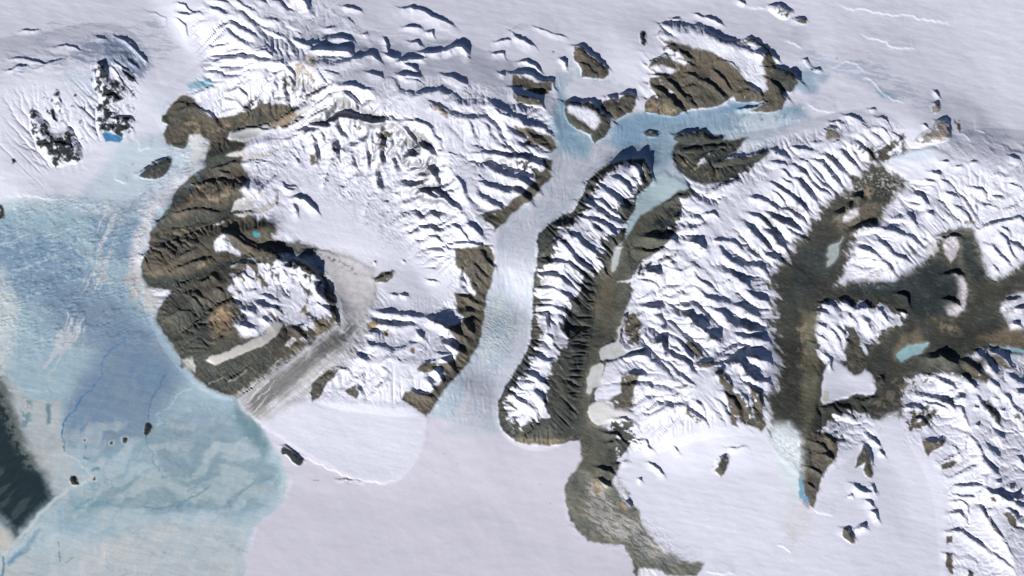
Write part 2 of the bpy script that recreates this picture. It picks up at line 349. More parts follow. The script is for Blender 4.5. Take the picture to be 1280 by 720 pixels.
sl, m, d = mask(pts("400,400 470,385 560,395 600,420 540,510 400,505 388,480"), 8); ROCK[sl] = np.maximum(ROCK[sl], 0.75 * m)
sl, m, d = mask(pts("560,100 690,120 690,200 620,290 600,200 560,140"), 12); ROCK[sl] = np.maximum(ROCK[sl], 0.6 * m)
R(BLK, "100,80 150,70 185,95 172,175 120,180 110,130", 8, 0.22, rock=0.8); R(BLK, "50,100 110,110 118,150 105,205 40,205 30,150", 8, 0.22, rock=0.8)
R(col(120,128,140), "120,75 175,75 178,110 165,130 130,120", 8, 0.35, alpha=0.7, field=cvd)
# north-west crags, patchy black rock and snow
def crag(s, lab, patch=0.52):
    k = reg('rock_outcrop', None, lab, 'rock outcrop', 'ragged dark crags at the upper left'); R(BLK, s, 1.5, patch, rock=1.0, lab=k)
crag("38,138 48,141 50,150 60,153 66,168 76,166 90,158 90,172 103,184 102,202 85,205 70,210 52,190 40,165", 'ragged black rock patch with snow flecks, the leftmost large crag near the left edge')
crag("122,78 134,80 138,105 147,100 158,108 160,122 146,128 146,146 160,146 168,150 165,165 154,172 140,168 124,162 122,140 128,122 120,100", 'tall broken black crag with snow gaps above the small deep blue ice patch', 0.55)
R(BLK, "154,86 162,92 171,103 166,104 158,96", 1.2, 0.7, rock=1); R(BLK, "70,112 76,110 78,135 72,134", 1.5, 0.5, rock=1); R(BLK, "64,138 70,136 72,152 67,150", 1, 0.8, rock=1)
R(BLK, "0,250 4,255 6,272 0,275 -10,270", 1.5, 0.6, rock=1); R(BLK, "15,198 20,198 22,203 16,204", 1, 0.9, rock=1)

kb = reg('ice_patch', None, 'small deep blue patch of bare ice under the tall broken black crag', 'ice')
R(col(74,134,184), "128,166 136,165 150,169 156,173 148,178 132,178", 1, lab=kb)

# ---------------------------------------------------------------- peninsula (narrow ribbed ridge)
pen = "672,292 690,278 715,264 726,248 733,228 745,215 768,204 785,199 804,199 812,214 816,227 800,240 797,244 793,262 782,280 781,300 765,312 778,345 778,400 760,450 745,490 738,540 724,550 690,556 648,552 630,540 622,520 622,505 632,482 648,458 662,430 666,395 666,360 670,330 674,315 670,302"
R(DK, pen, 1.2, rock=1); label(pts(pen), L_PEN)
label(pts("788,302 782,300 760,330 745,345 742,380 735,430 726,480 722,520 700,548 724,550 726,575 708,610 712,640 735,676 790,682 860,712 880,700 850,690 800,650 798,610 770,580 775,540 735,520 740,490 772,440 778,380 790,345 800,310"), L_VAL1)
R(col(74,76,70), "782,298 800,270 850,238 862,236 880,245 900,232 918,228 890,250 860,262 850,275 820,290 845,285 830,310 800,330 790,345 795,360 780,390 775,430 740,480 735,520 770,545 772,590 762,610 800,640 800,655 830,690 880,706 858,716 830,712 800,700 795,730 790,700 780,680 735,676 712,650 706,608 727,575 724,550 738,520 720,500 735,420 745,345 760,320", 2, rock=0.6)
R(col(84,79,69), "740,365 760,370 770,385 750,400 738,390", 8, 0.5)
R(col(98,93,80), "640,548 720,548 690,556 650,554", 2, 0.8)
R(BLK, "812,280 835,260 870,250 885,240 905,228 920,230 900,248 860,262 850,280 842,300 820,300", 4, 0.55, rock=0.7)
spur = fbm(*rot(RX, RY, 38, 22, 6), 3, 41)
R(SNOW, "752,222 778,204 800,206 806,220 796,232 786,255 770,262 778,285 766,300 755,300 752,330 740,345 722,340 712,372 702,420 696,440 688,470 682,520 672,525 650,535 636,528 632,505 640,488 660,460 676,420 672,395 672,340 690,320 700,290 720,275 735,250", 1.5, 0.66, rock=0.3, field=spur, wob=14)
R(SNOW, "676,386 700,386 702,410 712,428 706,430 694,422 692,440 690,455 684,470 678,490 676,520 660,520 650,512 640,500 655,480 664,462 674,440 680,420", 1.5, 0.95, rock=0.15, wob=8)
R(SNOW, "700,345 730,345 722,370 712,375 700,360", 2, 0.7, rock=0.2, field=spur)
# ---------------------------------------------------------------- middle range
mid = "842,205 840,190 850,175 870,166 910,182 950,178 985,170 1030,160 1050,150 1075,145 1130,160 1135,185 1105,205 1080,210 1060,240 1020,270 1010,295 975,330 965,370 960,420 955,470 962,530 1000,550 1010,632 985,640 960,600 900,640 870,700 830,690 800,650 798,610 770,580 775,540 735,520 740,490 772,440 778,380 790,345 782,300 805,272 862,236"
label(pts(mid), L_MID)
field = "770,590 800,560 860,540 900,530 950,530 968,560 1000,590 1016,632 1040,600 1062,540 1082,520 1100,530 1160,560 1178,600 1184,650 1180,790 900,790 880,706 850,690 830,660 800,640"
label(pts(field), L_FIELD)
R(DK, "842,205 840,190 846,178 870,168 885,168 910,176 935,172 920,190 900,200 940,195 955,185 960,192 935,215 925,225 905,228 880,232 866,228 850,218", 2, 0.95, rock=1)
R(TAN, "848,205 870,218 882,228 910,216 880,210 858,195", 6, 0.45)
R(SNOW, "868,200 880,192 892,190 888,200 872,208", 3, 0.5, rock=0.5)
R(DK, "930,200 965,190 1030,168 1010,180 960,200 920,225", 2, 0.4, rock=0.8)
R(SNOW, "848,258 862,245 890,240 930,215 960,200 1000,180 1050,175 1085,190 1075,215 1060,235 1020,262 1005,285 985,300 970,330 950,370 968,380 960,420 952,450 958,500 950,540 850,560 800,540 790,520 788,470 800,440 795,400 790,380 795,350 800,330 840,312 850,290", 1.5, 0.93, rock=0.6, wob=13)
R(SNOW, "830,540 870,535 930,520 960,540 975,600 960,640 1000,700 1180,700 1180,760 900,760 850,700 800,640 798,600 770,600 785,560", 6, rock=0)
R(SNOW, "1020,100 1060,130 1090,150 1130,160 1110,185 1070,180 1040,170", 10, 0.9, rock=0.1)
R(BR, "1080,185 1105,180 1130,168 1130,190 1104,202 1088,205", 3, 0.6, rock=0.8)
R(BR, "1085,180 1060,182 1078,195", 3, 0.5, rock=0.6)
for s in ("892,462 902,460 912,478 920,500 905,490", "905,490 925,490 940,520 950,535 930,530 912,515", "910,512 920,520 922,535 914,530", "935,480 950,490 956,530 950,540 940,520", "838,470 855,478 868,485 855,482",
          "855,420 870,432 880,445 870,445 858,435", "865,455 890,450 892,456 875,460", "856,505 862,515 876,525 870,528 856,516", "1190,150 1200,150 1198,170"):
    R(BR, s, 1.6, 0.72, rock=0.9)
R(BR, "775,470 798,465 790,500 792,510 770,510 760,500 775,490", 2, 0.8, rock=1); R(DK, "762,525 790,525 795,545 785,560 770,590 755,600", 2, 0.6, rock=1)
R(BR, "790,390 802,400 800,430 785,430 780,410 780,395", 2, 0.7, rock=1)
R(BLK, "790,345 805,345 815,330 845,320 850,312 820,320 800,325", 3, 0.5, rock=0.6)
cove = "706,608 714,592 726,585 740,590 760,598 772,610 775,630 790,640 800,650 800,665 820,685 845,700 880,704 870,720 800,720 792,700 780,682 740,678 712,652"
fl = fbm(*rot(RX, RY, 35, 20, 3.2), 4, 44, 0.65)
R(col(96,98,92), cove, 2, rock=0.9)
R(col(176,174,174), "735,600 755,600 765,625 800,650 820,690 780,680 745,665 730,640", 8, 0.5, alpha=0.55, field=fl)
R(TAN, "740,595 750,595 752,620 742,618", 4, 0.6); R(TAN, "773,630 780,625 784,635 775,642", 2, 0.8)
R(col(150,150,150), "790,650 850,690 850,712 800,700 790,672", 5, 0.5, alpha=0.6, field=fl)
R(col(208,210,218), "798,712 806,709 822,712 836,722 800,726", 2)
R(DK, "755,560 785,545 780,560 770,578 760,580", 2, 0.6)
# ---------------------------------------------------------------- eastern valleys
v2 = "1060,235 1078,215 1092,200 1108,205 1130,226 1145,225 1120,250 1108,262 1104,280 1075,292 1068,310 1062,330 1050,352 1075,356 1110,352 1130,330 1140,325 1155,322 1165,305 1168,300 1180,295 1200,280 1215,285 1222,300 1228,325 1238,342 1250,346 1268,335 1285,322 1360,310 1360,470 1280,445 1240,440 1200,450 1190,470 1150,475 1135,490 1130,520 1095,528 1080,520 1065,545 1045,550 1040,575 1025,590 1010,632 1002,600 1000,550 985,530 965,535 955,500 968,480 972,440 962,400 970,370 958,350 975,330 1008,290 1022,262"
R(col(59,61,57), v2, 5, rock=0.25, wob=22); label(pts(v2), L_VAL2)
R(col(54,60,60), "1000,300 1030,300 1060,300 1045,345 1010,370 985,385 975,370 985,345", 12, 0.6)
R(col(96,91,80), "1048,262 1085,250 1100,255 1090,275 1055,290 1040,280", 8, 0.6)
R(col(100,88,74), "1000,420 1020,430 1022,455 1015,480 1003,460", 6, 0.6)
R(col(98,92,80), "1115,440 1128,420 1150,412 1160,430 1130,440 1118,452", 4, 0.8)
R(col(110,100,84), "1165,395 1195,405 1200,420 1180,415", 6, 0.6); R(col(108,98,84), "1220,422 1260,410 1300,420 1300,435 1250,432", 4, 0.8)
R(col(112,104,92), "1050,352 1120,352 1130,358 1080,360", 3, 0.6)
R(TAN, "1082,230 1098,238 1092,255 1080,245", 3, 0.5)
mot = fbm(*rot(RX, RY, 10, 4, 3), 3, 45)
R(col(140,138,134), "1095,215 1112,212 1140,226 1115,245 1095,245 1085,228", 6, 0.35, field=mot)
# faded snow patches in the valleys
R(col(176,174,174), "1110,345 1135,328 1160,322 1178,310 1172,300 1150,310 1120,330", 6, 0.6, rock=0)
for s, pt, ra in (("1172,362 1180,345 1195,342 1206,352 1210,370 1206,388 1195,395 1185,392 1178,378", 0.9, 0.3),
              ("1180,298 1195,296 1198,310 1194,322 1188,328 1182,318 1178,306", 0.8, 0.4),
              ("1054,272 1062,262 1072,260 1074,268 1064,274 1055,278", 0.9, 0.1)):
    R(col(200,196,204), s, 2.5, pt, rock=ra)
R(SNOW, "1250,385 1260,370 1275,366 1360,355 1360,420 1290,412 1265,412", 3, 0.95, rock=0.3)
# east snowy hills
e1 = "1105,205 1120,190 1180,178 1240,170 1360,190 1360,310 1285,322 1262,338 1245,347 1236,340 1228,322 1222,298 1210,285 1190,285 1172,300 1160,320 1130,345 1112,354 1080,352 1054,352 1062,330 1068,308 1080,290 1104,282 1108,262 1140,226"
R(SNOW, e1, 4, rock=0.3, wob=20); label(pts(e1), L_EAST)
R(BR, "1165,295 1185,285 1195,290 1180,296", 3, 0.7, rock=0.6); R(col(120,116,110), "1195,270 1215,265 1225,285 1205,290", 5, 0.35, rock=0.4)
R(col(88,86,80), "1198,285 1214,285 1222,300 1230,330 1215,345 1198,330", 4)
# S1 island block
s1 = "1018,412 1015,402 1022,392 1025,382 1045,375 1062,382 1078,378 1100,381 1118,388 1132,394 1122,405 1108,412 1096,425 1085,440 1092,458 1096,480 1092,492 1080,500 1072,498 1082,530 1070,545 1050,540 1032,552 1028,540 1020,520 1030,500 1026,490 1028,470 1022,455 1028,440 1020,425"
label(pts("1018,412 1015,402 1022,392 1025,382 1045,375 1062,382 1078,378 1100,381 1118,388 1132,394 1122,405 1108,412 1096,425 1085,440 1092,458 1100,480 1100,500 1082,510 1094,545 1062,560 1030,570 1018,600 1010,632 1002,600 1000,555 1018,545 1020,520 1020,500 1020,470 1014,450 1014,425"), L_ISL)
R(SNOW, "1018,412 1015,402 1022,392 1025,382 1045,375 1062,382 1078,378 1100,381 1118,388 1132,394 1122,405 1108,412 1096,425 1082,432 1084,438 1076,432 1068,412 1060,408 1060,430 1056,448 1040,452 1030,455 1020,445 1022,432", 1.5, 0.88, rock=0.6, wob=12)
R(BR, "1055,405 1066,410 1078,435 1084,455 1078,465 1062,465 1056,445", 3, 0.6, rock=0.7)
R(SNOW, "1022,540 1040,520 1060,512 1082,520 1100,545 1075,552 1050,545 1040,560 1025,555", 1.5, 0.7, rock=0.6, wob=10)
kg = reg('glacier', None, 'smooth white ice cap with two lobes on the ribbed hill block between the dark valleys', 'glacier')
R(SNOW, "1025,498 1028,482 1029,466 1034,454 1042,449 1052,453 1060,464 1068,469 1075,466 1081,461 1087,466 1093,475 1096,486 1091,494 1080,494 1070,492 1060,497 1048,499 1038,503 1029,504", 1.5, rock=0, lab=kg)
R(col(178,178,172), "1026,500 1029,488 1036,488 1036,500 1030,503", 2)
R(BR, "1000,540 1032,540 1046,545 1047,562 1038,580 1026,590 1024,608 1016,634 1008,628 1001,600 1000,575", 1.5, rock=1)
# south-east slopes
se = "1130,478 1145,470 1190,468 1205,455 1220,440 1245,438 1360,470 1360,790 1184,790 1184,650 1178,600 1160,560 1130,555 1130,520"
R(SNOW, se, 1.5, rock=0.6, wob=14); label(pts(se), L_SE)
R(DK, "1150,445 1185,440 1215,448 1235,445 1228,462 1212,478 1190,470 1165,462", 6, 0.8, rock=0.6)
R(BR, "1200,455 1215,450 1225,462 1240,470 1232,480 1212,472", 3, 0.7, rock=0.8); R(BR, "1232,440 1250,445 1265,460 1255,462 1240,452", 3, 0.7, rock=0.7)
R(BR, "1130,525 1135,510 1160,505 1172,512 1170,530 1150,540 1132,545", 3, 0.5, rock=0.9)
R(BR, "1152,549 1168,553 1178,549 1181,544 1182,552 1170,560 1158,571 1154,560", 1.2, 0.9, rock=1)
R(BR, "1175,580 1190,574 1197,576 1190,585 1178,587", 1, 0.9, rock=1)
R(BR, "1183,692 1190,692 1190,705 1193,718 1188,718 1183,708", 1, 0.95, rock=1); R(BR, "1183,670 1190,670 1190,678 1184,680", 1, 0.9, rock=1)
R(BR, "1253,640 1262,642 1270,648 1271,660 1266,660 1258,650", 1, 0.8, rock=1); R(BR, "1236,620 1242,620 1242,627 1237,626", 1, 0.8, rock=1); R(BR, "1234,648 1240,655 1247,668 1240,664", 1, 0.8, rock=1)
R(BR, "1210,712 1216,715 1216,722 1210,722", 1, 0.9, rock=1)
R(BR, "1228,498 1236,500 1248,520 1252,536 1244,528 1232,515", 1.4, 0.7, rock=1); R(BR, "1255,502 1270,515 1285,530 1280,535 1265,518", 1.4, 0.6, rock=1)
R(SNOW, "1095,530 1108,518 1122,515 1126,530 1135,548 1105,552", 4, rock=0)
R(col(190,200,206), "962,530 985,528 1000,548 1001,590 998,625 990,625 975,590 966,560", 8, rock=0)
R(col(120,170,196), "997,600 1000,590 1004,610 1012,630 998,622", 1.5, 0.8)
R(col(190,190,196), "985,625 1010,632 1020,650 990,690 975,660", 14, 0.6)
for s in ("960,391 975,396 974,398 960,397", "960,409 970,412 969,415 960,413", "960,426 970,429 960,431", "960,440 968,442 967,452 960,453", "960,472 972,480 975,485 970,490 966,482 960,480"):
    R(SNOW, s, 1)
R(col(206,206,214), "780,352 800,345 802,348 782,354 771,353", 1)
R(col(196,198,206), "779,392 790,384 802,384 800,390 782,394", 1)

# ---------------------------------------------------------------- nunataks, lakes, islets: things of their own
def nun(name, s, lab, c=BR, tile=None, cat='rock outcrop', patch=None, rock=1.0, soft=1.2, grp='rock outcrops poking through the ice'):
    k = reg(name, None, lab, cat, grp); R(c, s, soft, patch, rock, k, tile); return k
def crag_snow(s, patch=0.8, tile=None, rock=0.3): R(SNOW, s, 2.5, patch, rock, tile=tile)
nun('rock_outcrop', "260,520 300,508 350,512 400,518 440,560 495,598 490,640 460,690 410,718 395,685 340,650 290,630 265,580", 'rounded dark outcrop with a white snow cap between two blue ice streams', DK, 'c1')
crag_snow("275,540 300,525 350,525 385,545 420,580 440,600 425,640 410,655 370,620 320,590 285,570", 0.95, 'c1', 0.2)
nun('rock_outcrop', "440,530 455,505 490,490 520,495 535,520 545,485 590,472 615,490 615,530 600,565 520,600 500,590 450,560", 'twin-humped brown outcrop just right of the snow-capped rounded one', BR, 'c1')
nun('rock_outcrop', "310,240 350,238 380,270 430,310 470,335 487,370 470,392 400,395 350,388 345,340 305,300", 'craggy brown outcrop alone in the snow, left of the tiny black speck', BR, 'c1', patch=0.9)
R(BR, "150,230 200,235 230,240 250,270 265,300 240,290", 2, 0.35, rock=0.6, tile='c1')
nun('rock_outcrop', "642,165 668,165 672,205 665,228 645,215", 'tiny black and white rock speck alone left of the big dark upper outcrop', BLK, 'c1', patch=0.8)
nun('rock_outcrop', "652,665 670,655 690,668 715,656 738,668 725,685 670,688", 'very small flat brown rock islet inside the blue glacier bend', DK, 'c1')
nun('rock_outcrop', "808,690 830,670 880,662 930,655 970,665 985,680 1060,680 1050,710 960,718 870,718 815,708", 'low dark lens-shaped rock on the right bank of the blue glacier bend', DK, 'c1')
big = "720,178 745,150 740,125 790,112 850,125 900,135 950,130 980,165 1030,195 1140,215 1180,200 1215,195 1250,225 1280,240 1320,340 1400,365 1430,415 1400,455 1350,460 1372,490 1350,550 1280,560 1190,552 1280,515 1220,515 1120,508 1100,485 1060,515 1000,540 900,550 860,565 820,582 740,575 660,565 665,510 690,490 730,490 690,440 685,395 740,385 680,345 700,310 760,278 750,240 780,225 740,205"
nun('rock_outcrop', big, 'big dark rocky massif with curved snowy crest, largest outcrop at the upper right', BR, 'c1')
crag_snow("725,180 745,150 745,128 800,118 850,130 950,135 985,175 1040,205 1140,222 1210,210 1270,260 1250,320 1260,400 1280,450 1250,460 1200,440 1160,390 1130,350 1060,300 1000,265 960,262 930,250 880,225 840,225 800,210 750,200", 0.93, 'c1', 0.3)
crag_snow("690,345 740,365 800,375 830,350 760,330 720,330", 0.8, 'c1', 0.2); crag_snow("770,235 820,250 860,300 900,320 860,330 820,310 790,290 750,290", 0.7, 'c1', 0.3)
crag_snow("1150,430 1200,460 1240,490 1200,500 1130,480", 0.35, 'c1', 0.6); crag_snow("740,400 800,430 800,470 760,450", 0.45, 'c1', 0.6)
R(col(92,86,76), "870,240 930,250 1000,270 1060,310 1120,370 1130,430 1120,500 1090,480 1040,450 1000,390 950,360 900,300", 4, 0.95, rock=0.35, tile='c1')
R(DK, "1340,345 1400,362 1430,415 1400,455 1350,460 1320,430 1290,400 1280,360", 3, 0.9, rock=1, tile='c1')
R(TAN, "670,515 700,495 760,520 830,560 800,575 700,565 665,550", 4, 0.6, rock=0.8, tile='c1')  # lit flank of the rounded hill painted in the sunlit tan
nun('rock_outcrop', "0,30 30,22 80,25 110,45 140,60 100,95 60,90 30,70 0,50", 'small broken rocks at the top edge above the big dark massif', BR, 'd1', patch=0.42)
nun('rock_outcrop', "128,100 160,92 190,95 198,120 175,122 150,112", 'tiny brown rock just right of the small broken rocks near the top edge', BR, 'd1', patch=0.75)
nun('rock_outcrop', "165,295 195,305 215,330 250,345 270,360 245,370 215,350 185,325", 'small broken line of dark rocks right of the big dark massif', BLK, 'd1', patch=0.5)
nun('rock_outcrop', "810,535 845,515 860,535 850,565 820,570", 'small round grey rock, upper of the two at the far right in the snow', GREYD - 0.06, 'd1', patch=0.9)
nun('rock_outcrop', "725,705 760,665 810,650 830,610 880,600 910,660 905,700 860,712 800,715 760,720", 'patchy grey-brown rock, lower of the two at the far right in the snow', GREYD - 0.05, 'd1', patch=0.62)
R(col(110,104,96), "275,680 290,645 330,655 360,680 350,695 290,700", 2, 0.9, rock=0.9, tile='d1')
nun('rock_outcrop', "693,160 730,130 780,92 830,78 855,75 862,95 845,135 825,160 770,176 705,172", 'elongated dark rock island in the ice stream at the upper left', DK, 'a2')
nun('rock_outcrop', "810,580 830,570 850,600 855,620 840,625 812,605", 'small dark knob beside the top of the brown slopes', DK, 'a1')
nun('rock_outcrop', "850,-5 950,-8 930,15 900,20 870,12", 'small flat dark islet at the head of the pale ice inlet', DK, 'a2')
nun('rock_outcrop', "1008,190 1030,170 1040,130 1060,118 1075,130 1076,180 1060,205 1040,222 1015,200", 'small dark rock alone on the smooth snow field at the bottom right', BR, 'c4', patch=0.9)
nun('rock_outcrop', "368,485 390,482 425,520 434,558 415,558 395,540 375,515", 'small brown leaf-shaped rock below the rows of crests at the lower right', BR, 'd4')
nun('rock_outcrop', "480,60 500,100 520,170 526,205 512,228 490,225 472,190 480,150 440,175 430,170 450,115", 'narrow wedge of brown rock on the snow right of the rocky tongue', BR, 'd4', patch=0.85)
nun('rock_outcrop', "125,95 130,75 145,65 160,80 190,98 200,108 240,135 235,150 218,170 200,165 185,145 150,115 130,112", 'ragged black rock on the edge between the blue ice and the white fan', BLK, 'b4', patch=0.85)
isl = "small dark islets in the blue ice"
def islet(s, lab, tile): nun('islet', s, lab, col(44, 46, 44), tile, 'islet', None, 1.0, 1.0, isl)
def ring(cx, cy, r, tile):
    x0, y0 = TILES[tile]
    stroke(np.array([[x0 + cx / 4 - 0.3, y0 + cy / 4], [x0 + cx / 4 + 0.3, y0 + cy / 4]]), col(180, 190, 194), r / 2.2, 1.6, 0.6)
for a in ((622, 40, 22), (560, 52, 17), (372, 235, 22), (467, 233, 16), (427, 38, 13)): ring(*a, 'a4')
islet("722,725 728,680 738,670 752,675 762,692 750,715 745,735 735,745", 'black islet at the lower end of the thin right-hand crack, tallest of the row', 'a3')
islet("608,40 614,30 628,28 636,40 630,54 614,54", 'round black islet, second from the right in the row of islets', 'a4')
islet("552,52 557,42 567,44 570,55 562,64 554,60", 'small black islet, third from the right in the row of islets', 'a4')
islet("352,238 360,220 378,216 386,235 390,262 375,266 358,256", 'black islet by the dark water near the pale ice rim', 'a4')
islet("459,232 466,224 475,230 472,242 462,242", 'tiny black islet at the tip where two pale ice edges meet', 'a4')
islet("420,38 427,33 433,40 427,46 421,44", 'tiniest dark islet, leftmost of the row above the pale ice edges', 'a4')
stroke(pts("107,558 107,560"), col(90,140,160), 2, 1); stroke(pts("106,572 111,573"), col(90,140,160), 3, 1.5); stroke(pts("116,588 124,586"), col(110,156,176), 4, 2)
R(DK, "905,385 912,380 922,395 915,402", 1, rock=0.5, tile='a3')

def lake(name, s, c, lab, tile=None, cat='frozen lake', soft=1.0):
    k = reg(name, None, lab, cat); R(c, s, soft, rock=0, lab=k, tile=tile); return k
LAKES = [
 lake('frozen_lake', "430,322 440,305 460,290 500,268 520,262 528,240 526,215 535,185 545,170 556,150 562,130 572,140 556,175 548,200 540,240 538,262 548,275 552,308 580,312 615,308 650,298 665,304 640,322 600,330 540,345 490,362 450,368 440,362 433,345", col(178,180,182), 'pale grey frozen lake with a thin stem above it and an arm to the right', 'c3'),
 lake('frozen_lake', "388,402 410,388 440,375 455,385 455,420 445,450 445,492 405,500 400,525 378,528 366,518 380,490 366,462 366,448 384,432", col(184,186,186), 'ragged pale frozen lake just below the one with a stem', 'c3'),
 lake('frozen_lake', "498,640 495,600 498,560 510,520 530,513 552,515 538,545 526,590 520,625", col(176,182,184), 'narrow pale frozen lake strip at the foot of the tapering glacier tongue', 'c2'),
 lake('frozen_lake', "290,560 297,540 300,515 330,505 355,495 375,460 380,462 370,490 356,510 350,560 325,595 305,615 290,612 290,595 305,580", col(150,162,164), 'grey leaf-shaped frozen lake in the upper dark valley', 'd2'),
 lake('frozen_lake', "640,335 665,312 700,290 760,280 812,274 800,295 775,315 768,332 730,338 695,348 662,372 645,352", col(150,186,196), 'small light blue lake in the middle of the dark valley junction', 'd3'),
 lake('frozen_lake', "1100,284 1130,288 1175,298 1200,292 1240,298 1330,318 1360,340 1300,332 1240,325 1195,312 1150,298 1105,290", col(142,180,198), 'thin light blue lake at the right edge', 'd3'),
]
kl = reg('glacier', None, 'rounded grey glacier lobe spilling left onto the dark valley floor from the white range', 'glacier')
R(col(186,186,188), "378,612 384,588 400,570 425,560 450,564 475,575 495,592 545,606 600,612 620,640 580,660 530,650 490,658 460,676 432,686 410,675 395,655 380,635", 1, rock=0, lab=kl, tile='c3')
kt = reg('glacier', None, 'broad pale glacier tongue ending in a point at the head of the right-hand dark valley', 'glacier')
R(SNOW, "580,100 610,75 650,55 690,38 760,28 820,20 880,50 930,90 860,100 820,150 780,180 740,186 700,188 680,165 640,145 600,120", 1.5, rock=0, lab=kt, tile='d2')
R(BR, "560,90 575,60 620,50 690,10 700,30 660,50 610,72 585,98", 2, 0.5, rock=0.6, tile='d2')
stroke(pts("650,70 720,60 800,55", 'd2'), col(188, 206, 222), 10, 5, 0.7)

R(col(92,90,78), "1000,385 1022,395 1020,420 1024,460 1018,520 1004,540 1000,500 1004,440", 6, 0.75)
R(col(40,48,50), "1120,345 1150,335 1165,322 1200,345 1200,380 1150,400 1130,385 1128,360", 7)
R(col(44,52,52), "1200,290 1216,292 1226,330 1240,350 1225,352 1205,340", 5, 0.8)
R(col(40,48,52), "1060,352 1130,350 1130,372 1060,368", 4, 0.8)

R(col(160,160,160), "1095,352 1140,322 1172,306 1160,298 1110,330 1075,350", 8, 0.5)
R(col(140,140,140), "1060,255 1085,235 1100,215 1080,215 1050,250", 8, 0.4, field=mot)
R(col(86,80,70), "740,340 760,330 775,360 770,400 750,430 742,400", 8, 0.45)
R(col(104,100,88), "1085,500 1120,470 1180,470 1135,500 1100,525", 6, 0.4)
R(col(118,108,92), "985,400 1015,395 1020,440 1000,470", 8, 0.35)

R(col(186,186,190), "36,535 50,500 110,462 180,445 215,440 190,470 110,500 60,530 40,540", 1, rock=0, tile='w')
R(col(176,174,174), "60,555 130,535 200,515 260,470 275,450 270,500 230,535 150,550 80,560", 1, rock=0, tile='w')
R(col(180,178,178), "18,255 60,238 110,240 180,250 240,222 280,220 220,262 150,285 100,262 40,262", 1.2, rock=0, tile='w')
R(BR, "640,95 690,90 710,130 690,160 650,140", 2, 0.5, rock=0.9, tile='w'); R(BR, "760,140 800,110 850,150 820,200 800,240 770,230", 2, 0.55, rock=0.9, tile='w'); R(BR, "430,260 460,250 475,300 440,310", 2, 0.7, rock=0.9, tile='w')
R(BR, "540,190 580,180 575,230 550,290 530,300", 2, 0.5, rock=0.8, tile='w'); R(TAN, "220,110 280,70 350,40 370,60 310,110 240,125", 2, 0.8, rock=0.6, tile='w')

